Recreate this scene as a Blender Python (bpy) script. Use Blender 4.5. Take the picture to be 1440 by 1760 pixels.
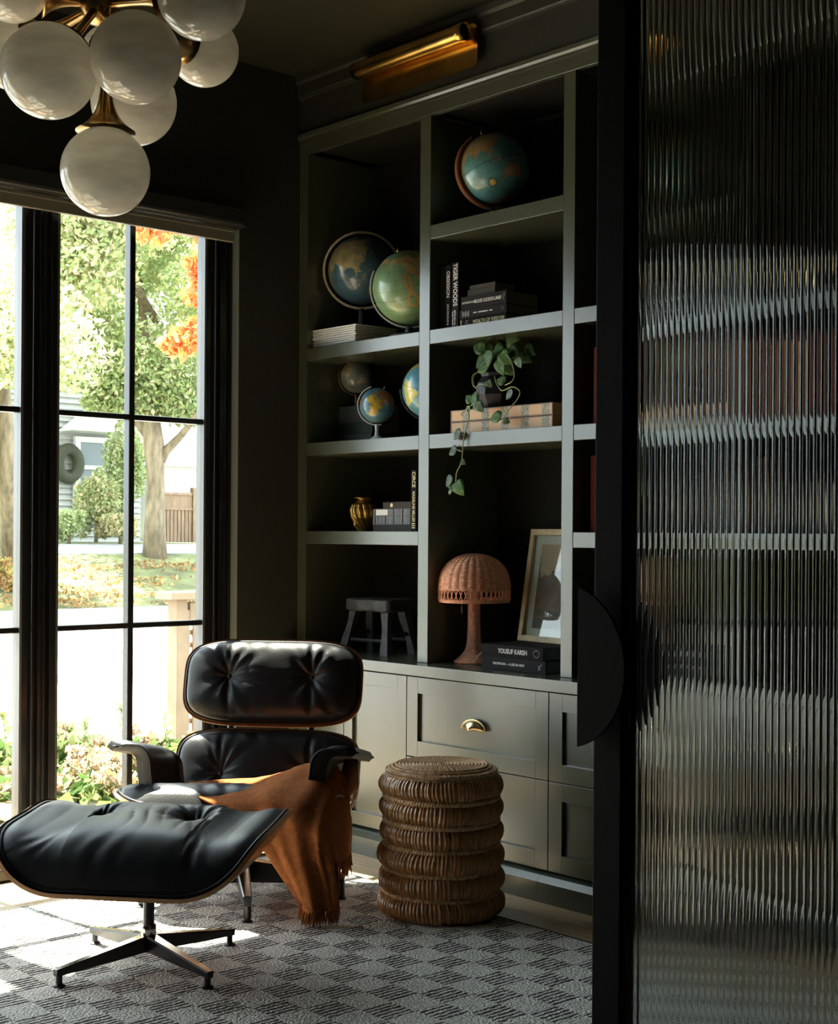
import bpy, math, random
import numpy as np
from mathutils import Vector, Matrix
random.seed(7); rng = np.random.default_rng(7)
PI = math.pi; R_ = math.radians
for o in list(bpy.data.objects): bpy.data.objects.remove(o)
S = bpy.context.scene; COL = S.collection

# ---------------- camera ----------------
FPX = 2459.78; YAW = 0.835672; ROLL = 0.0065681; Y0 = 918.15
CAM = Vector((4.69566, -3.57234, 1.2))
Rt = Vector((math.cos(YAW), math.sin(YAW), 0)); Fw = Vector((-math.sin(YAW), math.cos(YAW), 0)); Up = Vector((0, 0, 1))
R2 = (Rt + ROLL*Up).normalized(); U2 = (Up - ROLL*Rt).normalized()
cd = bpy.data.cameras.new('camera'); cam = bpy.data.objects.new('camera', cd); COL.objects.link(cam)
cd.sensor_fit = 'VERTICAL'; cd.sensor_height = 36; cd.sensor_width = 36*1440/1760
cd.lens = FPX/1760*36; cd.shift_y = (Y0-880)/1760; cd.clip_end = 400; cd.clip_start = .05
m = Matrix((R2, U2, -Fw)).transposed().to_4x4(); m.translation = CAM; cam.matrix_world = m
S.camera = cam
def ray(x, y): return Fw + R2*((x-720)/FPX) + U2*((Y0-y)/FPX)
def on_y(x, y, Y):                      # point of a pixel column on the real plane Y = const (the bookcase is built on such planes)
    d = ray(x, y); return CAM + d*((Y-CAM.y)/d.y)
def on_x(x, y, X):
    d = ray(x, y); return CAM + d*((X-CAM.x)/d.x)
def at_d(x, y, z): return CAM + ray(x, y)*z

# ---------------- light ----------------
W = bpy.data.worlds.new('sky'); S.world = W; W.use_nodes = True
nt = W.node_tree; bgn = nt.nodes['Background']
bgn.inputs[0].default_value = (.80, .90, 1.0, 1); bgn.inputs[1].default_value = 3.2
sl = bpy.data.lights.new('sun', 'SUN'); sl.energy = 22; sl.angle = R_(.6); sl.color = (1, .93, .80)
so = bpy.data.objects.new('sun', sl); COL.objects.link(so)
SD = Vector((1.40, .15, -2.36)).normalized()
so.rotation_euler = SD.to_track_quat('-Z', 'Y').to_euler()
S.view_settings.view_transform = 'Standard'; S.view_settings.look = 'None'
S.view_settings.exposure = 1.3; S.view_settings.gamma = 1; S.view_settings.use_curve_mapping = False

# ---------------- materials ----------------
def mat(name, col, rough=.5, metal=0, spec=.5, bump=0, bscale=40, var=0, vscale=6, coat=0, attr=None, stretch=None, crough=.1, sub=0, trans=0):
    mt = bpy.data.materials.new(name); mt.use_nodes = True; n = mt.node_tree; b = n.nodes['Principled BSDF']
    b.inputs['Base Color'].default_value = (*col, 1); b.inputs['Roughness'].default_value = rough
    b.inputs['Metallic'].default_value = metal; b.inputs['Specular IOR Level'].default_value = spec
    if coat: b.inputs['Coat Weight'].default_value = coat; b.inputs['Coat Roughness'].default_value = crough
    if sub: b.inputs['Subsurface Weight'].default_value = sub; b.inputs['Subsurface Radius'].default_value = (.05, .05, .045)
    if trans: b.inputs['Transmission Weight'].default_value = trans
    src = None
    if attr:
        a = n.nodes.new('ShaderNodeAttribute'); a.attribute_name = attr; src = a.outputs['Color']
    if var or bump:
        tc = n.nodes.new('ShaderNodeTexCoord'); mp = n.nodes.new('ShaderNodeMapping'); n.links.new(tc.outputs['Object'], mp.inputs[0])
        if stretch: mp.inputs['Scale'].default_value = stretch
    if var:
        nz = n.nodes.new('ShaderNodeTexNoise'); nz.inputs['Scale'].default_value = vscale; nz.inputs['Detail'].default_value = 4
        n.links.new(mp.outputs[0], nz.inputs[0])
        mr = n.nodes.new('ShaderNodeMapRange'); mr.inputs[1].default_value = .3; mr.inputs[2].default_value = .7
        mr.inputs[3].default_value = 1-var; mr.inputs[4].default_value = 1+var; n.links.new(nz.outputs[0], mr.inputs[0])
        mx = n.nodes.new('ShaderNodeVectorMath'); mx.operation = 'SCALE'; n.links.new(mr.outputs[0], mx.inputs['Scale'])
        if src: n.links.new(src, mx.inputs[0])
        else: mx.inputs[0].default_value = col
        src = mx.outputs[0]
    if src: n.links.new(src, b.inputs['Base Color'])
    if bump:
        nb = n.nodes.new('ShaderNodeTexNoise'); nb.inputs['Scale'].default_value = bscale; nb.inputs['Detail'].default_value = 3
        n.links.new(mp.outputs[0], nb.inputs[0]); bp = n.nodes.new('ShaderNodeBump'); bp.inputs['Strength'].default_value = bump
        bp.inputs['Distance'].default_value = .005; n.links.new(nb.outputs[0], bp.inputs['Height']); n.links.new(bp.outputs[0], b.inputs['Normal'])
    return mt
M = {}
M['paint'] = mat('sage_black_paint', (.062, .069, .043), .27, spec=1.0, bump=.03, bscale=300)
M['wall'] = mat('dark_wall_paint', (.026, .027, .018), .55, bump=.04, bscale=200)
M['ceil'] = mat('dark_ceiling_paint', (.026, .027, .015), .5, bump=.03, bscale=200)
M['inner'] = mat('shaded_interior_paint', (.014, .015, .011), .85, spec=.15)  # the cabinet paint darkened, with interior shade put into the colour
M['blackframe'] = mat('black_window_frame', (.008, .008, .008), .25, bump=.02, bscale=400)
M['doorblack'] = mat('black_door_steel', (.004, .004, .004), .6, spec=.06, bump=.02, bscale=400)
M['leather'] = mat('black_leather', (.005, .006, .008), .42, bump=.14, bscale=260, var=.2, vscale=20, spec=.36)
M['rosewood'] = mat('walnut_veneer', (.16, .065, .028), .25, coat=.5, var=.35, vscale=5, stretch=(1, 12, 6))
M['ply'] = mat('plywood_edge', (.42, .22, .10), .4, var=.25, vscale=8, stretch=(1, 1, 60))
M['castblack'] = mat('black_cast_metal', (.014, .014, .015), .32, metal=.3, bump=.05, bscale=200)
M['polished'] = mat('polished_aluminium', (.62, .56, .50), .14, metal=1)
M['brass'] = mat('aged_brass', (.62, .38, .10), .24, metal=1, var=.3, vscale=9, bump=.05, bscale=30)
M['brass2'] = mat('satin_brass', (.72, .56, .30), .22, metal=1, var=.1)
M['bronze'] = mat('antique_brass_arm', (.46, .30, .13), .27, metal=1, var=.25, vscale=14)
M['milk'] = mat('milk_glass', (.85, .82, .74), .10, spec=.9, var=.15, vscale=9, stretch=(1, 1, 4))
def milky(mt):
    n = mt.node_tree; b = n.nodes['Principled BSDF']; out = n.nodes['Material Output']
    tr = n.nodes.new('ShaderNodeBsdfTranslucent'); mx = n.nodes.new('ShaderNodeMixShader'); mx.inputs[0].default_value = .42
    n.links.new(b.inputs['Base Color'].links[0].from_socket, tr.inputs[0])
    n.links.new(b.outputs[0], mx.inputs[1]); n.links.new(tr.outputs[0], mx.inputs[2]); n.links.new(mx.outputs[0], out.inputs[0])
milky(M['milk'])
M['rust'] = mat('rust_woven_wool', (.38, .125, .040), .95, bump=.9, bscale=420, var=.22, vscale=60, spec=.1)
M['rattan'] = mat('rattan_wrap', (.44, .205, .065), .28, var=.40, vscale=22, bump=.3, bscale=80, stretch=(3, 3, 1), coat=.5)
M['rattandk'] = mat('rattan_rope', (.62, .38, .20), .5, var=.35, vscale=60, bump=.3, bscale=200)
M['wicker'] = mat('wicker', (.72, .34, .20), .55, var=.25, vscale=90, bump=.2, bscale=300)
M['darkwood'] = mat('weathered_black_wood', (.045, .043, .045), .5, bump=.8, bscale=40, var=.5, vscale=25, stretch=(1, 6, 1))
M['gold'] = mat('gold_glaze', (.42, .25, .06), .28, metal=.9, var=.2, vscale=20)
M['page'] = mat('paper_edge', (.55, .50, .40), .8, var=.2, vscale=30, stretch=(1, 1, 40))
M['pagedk'] = mat('toned_paper_edge', (.17, .14, .09), .8, var=.2, vscale=30, stretch=(1, 1, 40))
M['magazine'] = mat('magazine_pages', (.84, .82, .78), .6, var=.12, vscale=30, stretch=(1, 1, 50))
M['bkblack'] = mat('black_book_cloth', (.010, .009, .009), .75, spec=.12); M['bkchar'] = mat('charcoal_book_cover', (.022, .019, .020), .75, spec=.12)
M['bkgrey'] = mat('grey_book_cloth', (.07, .065, .06), .8, spec=.1, bump=.3, bscale=200, var=.2)
M['bkgreen'] = mat('green_book_cloth', (.045, .085, .062), .6); M['bkblue'] = mat('blue_grey_book_cloth', (.085, .105, .125), .6)
M['bkred'] = mat('dark_red_book_cloth', (.13, .020, .012), .8, spec=.1); M['bkbrown'] = mat('brown_book_cloth', (.12, .050, .016), .8, spec=.1); M['bkocre'] = mat('ochre_book_cloth', (.42, .27, .08), .6)
M['bkmarb'] = mat('marbled_grey_binding', (.14, .15, .16), .6, var=.7, vscale=30, stretch=(6, 1, .3))
M['textw'] = mat('white_lettering', (.75, .73, .68), .5); M['texty'] = mat('gold_lettering', (.72, .62, .32), .5)
M['black'] = mat('matte_black_ceramic', (.012, .012, .014), .35)
M['leaf'] = mat('pothos_leaf', (.07, .14, .035), .42, spec=.25, attr='Col', var=.3, vscale=90)
M['vine'] = mat('vine_stem', (.30, .32, .14), .6)
M['oak'] = mat('pale_oak_plank', (.50, .36, .20), .42, var=.22, vscale=5, stretch=(1.2, 14, 1), bump=.05, bscale=60)
M['framewood'] = mat('pale_wood_frame', (.44, .33, .17), .5, var=.2, vscale=20)
M['matboard'] = mat('mat_board', (.42, .43, .38), .9)
M['cream'] = mat('cream_meridian', (.62, .52, .36), .4, var=.25, vscale=40); M['silver'] = mat('silver_meridian', (.62, .62, .62), .3, coat=.6)
M['woodring'] = mat('wooden_meridian', (.20, .075, .03), .4); M['globe'] = mat('globe_print', (.1, .2, .2), .30, attr='Col', coat=.6, crough=.12, bump=.03, bscale=80, var=.14, vscale=26)
M['blind'] = mat('blind_bar', (.19, .17, .12), .5); M['blindbox'] = mat('blind_cassette', (.018, .018, .016), .5)
M['bark'] = mat('tree_bark', (.20, .155, .10), .9, var=.45, vscale=5, bump=.8, bscale=15, stretch=(2, 2, .6))
M['foliage'] = mat('tree_leaves', (.2, .3, .08), .6, attr='Col', spec=.2)
M['siding'] = mat('pale_grey_siding', (.34, .345, .32), .7); M['white'] = mat('white_house_trim', (.55, .56, .56), .6)
M['cedar'] = mat('cedar_fence', (.22, .145, .09), .8, var=.25, vscale=6, stretch=(5, 5, .5)); M['lattice'] = mat('pale_lattice_wood', (.27, .19, .115), .7, var=.2, vscale=5)
M['asphalt'] = mat('pale_asphalt', (.33, .33, .33), .9, var=.25, vscale=.5, bump=.4, bscale=30); M['soil'] = mat('soil', (.16, .11, .06), .95, var=.3)  # asphalt is its own pale mottled grey, also used for the sidewalk
M['grass'] = mat('leaf_strewn_lawn', (.12, .13, .05), .95, var=.7, vscale=1.2, bump=.7, bscale=20)
M['rooftile'] = mat('grey_roof', (.30, .29, .29), .8, var=.2); M['winglass'] = mat('dark_house_glass', (.10, .13, .13), .08)
M['handle'] = mat('handle_black', (.004, .004, .004), .6, spec=.05)

def leafmat(mt):
    n = mt.node_tree; b = n.nodes['Principled BSDF']; out = n.nodes['Material Output']
    tr = n.nodes.new('ShaderNodeBsdfTranslucent'); mx = n.nodes.new('ShaderNodeMixShader'); mx.inputs[0].default_value = .45
    n.links.new(b.inputs['Base Color'].links[0].from_socket, tr.inputs[0])
    n.links.new(b.outputs[0], mx.inputs[1]); n.links.new(tr.outputs[0], mx.inputs[2]); n.links.new(mx.outputs[0], out.inputs[0])
leafmat(M['foliage'])
def glass_pane():
    mt = bpy.data.materials.new('clear_window_glass'); mt.use_nodes = True; n = mt.node_tree; n.nodes.remove(n.nodes['Principled BSDF'])
    out = n.nodes['Material Output']; t = n.nodes.new('ShaderNodeBsdfTransparent'); g = n.nodes.new('ShaderNodeBsdfGlossy'); g.inputs['Roughness'].default_value = .02
    t.inputs[0].default_value = (.95, .97, .95, 1)
    f = n.nodes.new('ShaderNodeFresnel'); ge = n.nodes.new('ShaderNodeNewGeometry'); ir = n.nodes.new('ShaderNodeMapRange'); ir.inputs[3].default_value = 1.45; ir.inputs[4].default_value = 1/1.45; n.links.new(ge.outputs['Backfacing'], ir.inputs[0]); n.links.new(ir.outputs[0], f.inputs[0]); mx = n.nodes.new('ShaderNodeMixShader')
    n.links.new(f.outputs[0], mx.inputs[0]); n.links.new(t.outputs[0], mx.inputs[1]); n.links.new(g.outputs[0], mx.inputs[2]); n.links.new(mx.outputs[0], out.inputs[0]); return mt
M['pane'] = glass_pane()
def reed_glass():
    mt = bpy.data.materials.new('reeded_glass'); mt.use_nodes = True; n = mt.node_tree; n.nodes.remove(n.nodes['Principled BSDF'])
    g = n.nodes.new('ShaderNodeBsdfGlass'); g.inputs['Color'].default_value = (.84, .86, .84, 1); g.inputs['Roughness'].default_value = 0.0; g.inputs['IOR'].default_value = 1.45
    n.links.new(g.outputs[0], n.nodes['Material Output'].inputs[0]); return mt
M['reed'] = reed_glass()

def rug_mat():
    mt = bpy.data.materials.new('checked_wool_rug'); mt.use_nodes = True; n = mt.node_tree; b = n.nodes['Principled BSDF']; L = n.links.new
    tc = n.nodes.new('ShaderNodeTexCoord')
    def new(t, **k):
        x = n.nodes.new(t)
        for a, v in k.items(): setattr(x, a, v)
        return x
    ck = new('ShaderNodeTexChecker'); ck.inputs['Scale'].default_value = 1/.098; ck.inputs[1].default_value = (1, 1, 1, 1); ck.inputs[2].default_value = (0, 0, 0, 1)
    wob = new('ShaderNodeTexNoise'); wob.inputs['Scale'].default_value = 90; L(tc.outputs['Object'], wob.inputs[0])
    ad = new('ShaderNodeVectorMath', operation='MULTIPLY_ADD'); L(wob.outputs['Color'], ad.inputs[0]); ad.inputs[1].default_value = (.012, .012, 0); L(tc.outputs['Object'], ad.inputs[2])
    L(ad.outputs[0], ck.inputs[0])
    wv = new('ShaderNodeTexWave'); wv.bands_direction = 'X'; wv.inputs['Scale'].default_value = 18; wv.inputs['Distortion'].default_value = 2.5; wv.inputs['Detail'].default_value = 2; wv.inputs['Detail Scale'].default_value = 3; L(tc.outputs['Object'], wv.inputs[0])
    br = new('ShaderNodeTexNoise'); br.inputs['Scale'].default_value = 30; br.inputs['Detail'].default_value = 5; mp = new('ShaderNodeMapping'); mp.inputs['Scale'].default_value = (5, .8, 1); L(tc.outputs['Object'], mp.inputs[0]); L(mp.outputs[0], br.inputs[0])
    m1 = new('ShaderNodeMath', operation='MULTIPLY'); L(wv.outputs[0], m1.inputs[0]); L(br.outputs[0], m1.inputs[1])
    g1 = new('ShaderNodeMapRange'); g1.inputs[1].default_value = .20; g1.inputs[2].default_value = .34; L(m1.outputs[0], g1.inputs[0])
    m2 = new('ShaderNodeMath', operation='MULTIPLY'); L(ck.outputs[0], m2.inputs[0]); L(g1.outputs[0], m2.inputs[1])
    g2 = new('ShaderNodeMapRange'); g2.inputs[1].default_value = .60; g2.inputs[2].default_value = .68; g2.inputs[4].default_value = .35; L(br.outputs[0], g2.inputs[0])
    m3 = new('ShaderNodeMath', operation='MAXIMUM'); L(m2.outputs[0], m3.inputs[0]); L(g2.outputs[0], m3.inputs[1])
    vo = new('ShaderNodeTexVoronoi'); vo.inputs['Scale'].default_value = 130; L(tc.outputs['Object'], vo.inputs[0])
    cr = new('ShaderNodeMapRange'); cr.inputs[2].default_value = .6; cr.inputs[3].default_value = 1.1; cr.inputs[4].default_value = .7; L(vo.outputs[0], cr.inputs[0])
    mx = new('ShaderNodeMix'); mx.data_type = 'RGBA'; mx.inputs[6].default_value = (.88, .84, .77, 1); mx.inputs[7].default_value = (.055, .048, .042, 1); L(m3.outputs[0], mx.inputs[0])
    sc = new('ShaderNodeVectorMath', operation='SCALE'); L(mx.outputs[2], sc.inputs[0]); L(cr.outputs[0], sc.inputs['Scale']); L(sc.outputs[0], b.inputs['Base Color'])
    b.inputs['Roughness'].default_value = .95; b.inputs['Specular IOR Level'].default_value = .15
    bp = new('ShaderNodeBump'); bp.inputs['Strength'].default_value = .9; bp.inputs['Distance'].default_value = .006; bp.invert = True; L(vo.outputs[0], bp.inputs['Height']); L(bp.outputs[0], b.inputs['Normal'])
    return mt
M['rug'] = rug_mat()
def snake_mat():
    mt = bpy.data.materials.new('tan_snakeskin_print'); mt.use_nodes = True; n = mt.node_tree; b = n.nodes['Principled BSDF']; L = n.links.new
    tc = n.nodes.new('ShaderNodeTexCoord'); sp = n.nodes.new('ShaderNodeSeparateXYZ'); L(tc.outputs['Object'], sp.inputs[0])
    sn = n.nodes.new('ShaderNodeMath'); sn.operation = 'MULTIPLY'; sn.inputs[1].default_value = 2*PI/.098; L(sp.outputs[0], sn.inputs[0])
    s2 = n.nodes.new('ShaderNodeMath'); s2.operation = 'SINE'; L(sn.outputs[0], s2.inputs[0])
    mr = n.nodes.new('ShaderNodeMapRange'); mr.inputs[1].default_value = .25; mr.inputs[2].default_value = .55; L(s2.outputs[0], mr.inputs[0])
    v = n.nodes.new('ShaderNodeTexVoronoi'); v.inputs['Scale'].default_value = 170; L(tc.outputs['Object'], v.inputs[0])
    r2 = n.nodes.new('ShaderNodeMapRange'); r2.inputs[1].default_value = .2; r2.inputs[2].default_value = .6; r2.inputs[3].default_value = 1; r2.inputs[4].default_value = .3; L(v.outputs[0], r2.inputs[0])
    sc = n.nodes.new('ShaderNodeVectorMath'); sc.operation = 'SCALE'; sc.inputs[0].default_value = (.50, .40, .20); L(r2.outputs[0], sc.inputs['Scale'])
    mx = n.nodes.new('ShaderNodeMix'); mx.data_type = 'RGBA'; mx.inputs[6].default_value = (.62, .33, .12, 1); L(mr.outputs[0], mx.inputs[0]); L(sc.outputs[0], mx.inputs[7]); L(mx.outputs[2], b.inputs['Base Color'])
    b.inputs['Roughness'].default_value = .4; return mt
M['snake'] = snake_mat()
def art_mat():
    mt = mat('sepia_landscape_print', (.07, .05, .035), .6, var=.6, vscale=14); return mt
M['art'] = art_mat(); M['artsky'] = mat('sepia_print_sky', (.26, .19, .11), .6, var=.1)

# ---------------- object helpers ----------------
def tag(o, label=None, cat=None, group=None, kind=None):
    if label: o['label'] = label
    if cat: o['category'] = cat
    if group: o['group'] = group
    if kind: o['kind'] = kind
    return o
def empty(name, loc=(0, 0, 0), rz=0, label=None, cat=None, group=None):
    o = bpy.data.objects.new(name, None); o.empty_display_size = .05; COL.objects.link(o); o.location = loc; o.rotation_euler = (0, 0, rz)
    return tag(o, label, cat, group)
def rotm(rx=0, ry=0, rz=0, loc=(0, 0, 0)):
    from mathutils import Euler
    mm = Euler((rx, ry, rz)).to_matrix().to_4x4(); mm.translation = Vector(loc); return mm
class MB:
    def __init__(s): s.v = []; s.f = []; s.mi = []; s.c = None
    def add(s, vs, fs, T=None, mi=0):
        k = len(s.v)
        if T is not None: vs = [T @ Vector(p) for p in vs]
        s.v += [tuple(p) for p in vs]; s.f += [tuple(i+k for i in f) for f in fs]; s.mi += [mi]*len(fs); return s
    def box(s, x0, x1, y0, y1, z0, z1, T=None, mi=0, bev=0):
        if bev <= 0:
            vs = [(x, y, z) for x in (x0, x1) for y in (y0, y1) for z in (z0, z1)]
            return s.add(vs, [(0, 1, 3, 2), (4, 6, 7, 5), (0, 4, 5, 1), (2, 3, 7, 6), (0, 2, 6, 4), (1, 5, 7, 3)], T, mi)
        b = min(bev, (x1-x0)/2.01, (y1-y0)/2.01, (z1-z0)/2.01); import bmesh
        bm = bmesh.new(); bmesh.ops.create_cube(bm, size=1)
        for v in bm.verts: v.co = Vector(((x0+x1)/2+v.co.x*(x1-x0), (y0+y1)/2+v.co.y*(y1-y0), (z0+z1)/2+v.co.z*(z1-z0)))
        bmesh.ops.bevel(bm, geom=bm.edges[:], offset=b, segments=2, affect='EDGES', profile=.5)
        bm.verts.index_update(); vs = [v.co.copy() for v in bm.verts]; fs = [[v.index for v in f.verts] for f in bm.faces]; bm.free()
        return s.add(vs, fs, T, mi)
    def grid(s, P, nu, nv, cu=False, cv=False, mi=0, flip=False, T=None):
        vs = [P(i/(nu if cu else nu-1), j/(nv if cv else nv-1)) for i in range(nu) for j in range(nv)]; fs = []
        for i in range(nu if cu else nu-1):
            for j in range(nv if cv else nv-1):
                q = (i*nv+j, ((i+1) % nu)*nv+j, ((i+1) % nu)*nv+(j+1) % nv, i*nv+(j+1) % nv)
                fs.append(q[::-1] if flip else q)
        return s.add(vs, fs, T, mi)
    def lathe(s, prof, n=32, T=None, mi=0, caps=True):
        k = len(prof); vs = [(r*math.cos(2*PI*i/n), r*math.sin(2*PI*i/n), z) for i in range(n) for r, z in prof]
        fs = [(i*k+j, ((i+1) % n)*k+j, ((i+1) % n)*k+j+1, i*k+j+1) for i in range(n) for j in range(k-1)]
        if caps:
            fs.append(tuple(i*k for i in range(n))[::-1]); fs.append(tuple(i*k+k-1 for i in range(n)))
        return s.add(vs, fs, T, mi)
    def tube(s, pts, rad, n=8, mi=0, T=None, closed=False, caps=True):
        pts = [Vector(p) for p in pts]; N = len(pts); rad = rad if hasattr(rad, '__len__') else [rad]*N; rings = []; up = None
        for i, p in enumerate(pts):
            a = pts[(i-1) % N] if (closed or i > 0) else p; b = pts[(i+1) % N] if (closed or i < N-1) else p
            t = (b-a).normalized()
            if up is None:
                up = Vector((0, 0, 1)) if abs(t.z) < .9 else Vector((1, 0, 0))
            x = up.cross(t)
            if x.length < 1e-5: x = Vector((0, 1, 0)).cross(t)
            x.normalize(); y = t.cross(x); up = y
            rings.append([p + (x*math.cos(2*PI*j/n) + y*math.sin(2*PI*j/n))*rad[i] for j in range(n)])
        vs = [q for r in rings for q in r]; fs = []
        for i in range(N if closed else N-1):
            for j in range(n): fs.append((i*n+j, i*n+(j+1) % n, ((i+1) % N)*n+(j+1) % n, ((i+1) % N)*n+j))
        if caps and not closed: fs.append(tuple(range(n))[::-1]); fs.append(tuple((N-1)*n+j for j in range(n)))
        return s.add(vs, fs, T, mi)
    def prism(s, poly, h0, h1, T=None, mi=0):     # polygon in xy, extruded in z
        n = len(poly); vs = [(x, y, h0) for x, y in poly] + [(x, y, h1) for x, y in poly]
        return s.add(vs, [tuple(range(n))[::-1], tuple(range(n, 2*n))] + [(i, (i+1) % n, n+(i+1) % n, n+i) for i in range(n)], T, mi)
    def build(s, name, mats, parent=None, smooth=False, kind=None, label=None, loc=None):
        if not isinstance(mats, (list, tuple)): mats = [mats]
        me = bpy.data.meshes.new(name); me.from_pydata(s.v, [], s.f)
        for k in mats: me.materials.append(M[k] if isinstance(k, str) else k)
        if len(mats) > 1: me.polygons.foreach_set('material_index', s.mi)
        if smooth: me.polygons.foreach_set('use_smooth', [True]*len(s.f))
        if s.c is not None:
            ca = me.color_attributes.new('Col', 'FLOAT_COLOR', 'POINT'); ca.data.foreach_set('color', np.asarray(s.c, dtype=np.float32).ravel())
        me.update(); o = bpy.data.objects.new(name, me); COL.objects.link(o)
        if parent: o.parent = parent
        if loc: o.location = loc
        if smooth == 'auto': me.set_sharp_from_angle(angle=R_(35))
        if kind: o['kind'] = kind
        if label: o['label'] = label
        return o
def box(name, dims, m, parent=None, bev=0, kind=None, label=None):
    return MB().box(*dims, bev=bev).build(name, m, parent, kind=kind, label=label)
def child_copy(o, parent=None, loc=None):
    c = o.copy(); COL.objects.link(c); c.parent = parent
    if loc is not None: c.location = loc
    return c
def copy_tree(o, parent=None):
    c = o.copy(); COL.objects.link(c); c.parent = parent
    for ch in list(o.children): copy_tree(ch, c)
    return c
def text(s, size, m, parent, T, name='lettering', align='CENTER', ext=.0004, sx=1):
    cu = bpy.data.curves.new(name, 'FONT'); cu.body = s; cu.size = size; cu.align_x = align; cu.align_y = 'CENTER'; cu.extrude = ext; cu.resolution_u = 3; cu.offset = size*.012
    t = bpy.data.objects.new(name, cu); COL.objects.link(t); dg = bpy.context.evaluated_depsgraph_get()
    me = bpy.data.meshes.new_from_object(t.evaluated_get(dg)); bpy.data.objects.remove(t)
    me.transform(T @ Matrix.Diagonal((sx, 1, 1, 1))); me.materials.clear(); me.materials.append(M[m]); o = bpy.data.objects.new(name, me); COL.objects.link(o); o.parent = parent
    return o
def smoothstep(a, b, x): t = min(1, max(0, (x-a)/(b-a))); return t*t*(3-2*t)

# ================= STRUCTURE =================
H = 3.07; XR = 5.6; YF = -4.6; YB = .38
# floor of pale oak planks running along the bookcase
fl = box('floor', (-.02, XR, YF, YB, -.06, -.016), 'soil', kind='structure')
pw, pl = .19, 1.9; pm = MB().box(0, pl-.002, 0, pw-.002, -.016, 0, bev=.0012).build('plank', 'oak', fl); pm.location = (-.3, -.19*25+.12, 0)
row = 0; first = True; y = -.19*25+.12
while y < 0:
    x = -random.random()*1.4 - .1
    while x < XR:
        if x+pl > .0:
            if first: o = pm; first = False
            else: o = child_copy(pm, fl)
            o.location = (x, y, 0)
        x += pl
    y += pw
# window wall (X = 0 face) with one wide opening Y -2.3 .. -0.30
def wallbox(name, dims, m='wall'): return box(name, dims, m, kind='structure')
wy0, wy1, wz0, wz1 = -3.52, -.2985, -.004, 2.47
wl = MB(); wl.box(-.22, 0, wy1, YB, -.02, H+.1); wl.box(-.22, 0, YF, wy0, -.02, H+.1); wl.box(-.22, 0, wy0, wy1, wz1, H+.1); wl.box(-.22, 0, wy0, wy1, -.05, wz0)
wl.build('wall_left', 'wall', kind='structure')
box('ceiling', (-.22, XR+.1, YF-.1, YB+.1, H, H+.1), 'ceil', kind='structure')
wallbox('wall_back', (-.22, XR+.1, YB, YB+.1, -.02, H+.1))
wallbox('wall_front', (-.22, XR+.1, YF-.1, YF, -.02, H+.1))
wallbox('wall_right', (XR, XR+.1, YF, YB, -.02, H+.1))
wallbox('wall_partition', (3.99, XR, -1.70, -1.62, -.02, H+.1))
wallbox('wall_end', (2.23, 2.36, -.0, YB, -.016, H))
# fascia over the bookcase, crown mouldings
box('wall_soffit', (0, 2.23, -.0, YB, 2.83, H), 'wall', kind='structure')
def moulding(name, prof, x0, x1, m='wall', kind='structure', parent=None):  # prof: (outY, z)
    mb = MB(); n = len(prof); vs = [(x0, -a, z) for a, z in prof] + [(x1, -a, z) for a, z in prof]
    mb.add(vs, [tuple(range(n)), tuple(range(n, 2*n))[::-1]] + [(i, n+i, n+(i+1) % n, (i+1) % n) for i in range(n)])
    return mb.build(name, m, parent, kind=kind)
moulding('trim_1', [(-.001, 2.975), (.008, 2.975), (.010, 2.984), (.014, 2.990), (.015, 3.035), (.026, 3.045), (.030, H-.002), (-.001, H-.002)], 0.002, 2.23)
for i, (x0, x1, y0, y1) in enumerate([(0, .014, YF, wy0-.02), (0, .014, wy1+.02, -.14)]):
    box('baseboard_left' , (x0+.0005, x1, y0, y1, .0005, .13), 'wall', kind='structure')

# ---------------- windows ----------------
def window(name, y0, y1, mull_y):
    w = MB()
    X0, X1 = -.115, -.045
    for a, b, c, d in ((y0, y0+.062, wz0, wz1), (y1-.062, y1, wz0, wz1)): w.box(X0, X1, a, b, c, d, bev=.003)
    w.box(X0, X1, y0+.062, y1-.062, wz1-.07, wz1, bev=.003); w.box(X0, X1, y0+.062, y1-.062, wz0, wz0+.075, bev=.003)
    o = w.build(name, 'blackframe', kind='structure')
    g0, g1 = y0+.062, y1-.062
    b = MB()                                              # stepped profiles round the sash
    for k, (d, x1, t) in enumerate(((0, -.028, .010), (.026, -.028, .008))):
        for s in (0, 1):
            yy = (y0+d) if s == 0 else (y1-d-t); b.box(X1-.001, x1, yy, yy+t, wz0, wz1, bev=.002)
    for zz in (wz0+.004, wz0+.04): b.box(X1-.001, -.028, y0+.04, y1-.04, zz, zz+.012, bev=.002)
    b.build('frame_profile', 'blackframe', o)
    gb = MB(); t = .009
    gb.box(-.10, -.047, g0, g0+t, wz0+.075, wz1-.07); gb.box(-.10, -.047, g1-t, g1, wz0+.075, wz1-.07); gb.box(-.10, -.047, g0+t, g1-t, wz0+.075, wz0+.09)
    gb.build('glazing_bead', mat('bead', (.07, .07, .07), .3), o, label='grey glazing bead')
    for zc in (1.636, .847):
        q = MB(); q.box(-.088, -.052, g0+t, g1-t, zc-.0105, zc+.0105, bev=.003); q.build('muntin', 'blackframe', o)
    q = MB(); q.box(-.090, -.050, mull_y-.012, mull_y+.012, wz0+.075, wz1-.07, bev=.003); q.build('muntin', 'blackframe', o)
    ys = [g0+t, mull_y, g1-t]; zs = [wz0+.09, .847, 1.636, wz1-.07]
    for i in range(2):
        for j in range(3):
            MB().box(-.073, -.069, ys[i], ys[i+1], zs[j], zs[j+1]).build('pane', 'pane', o)
    return o
K = .97
window('window_1', -1.123, -.356, -.748)
window('window_2', -1.90, -1.132, -1.516)
window('window_3', -2.677, -1.909, -2.293)
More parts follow.
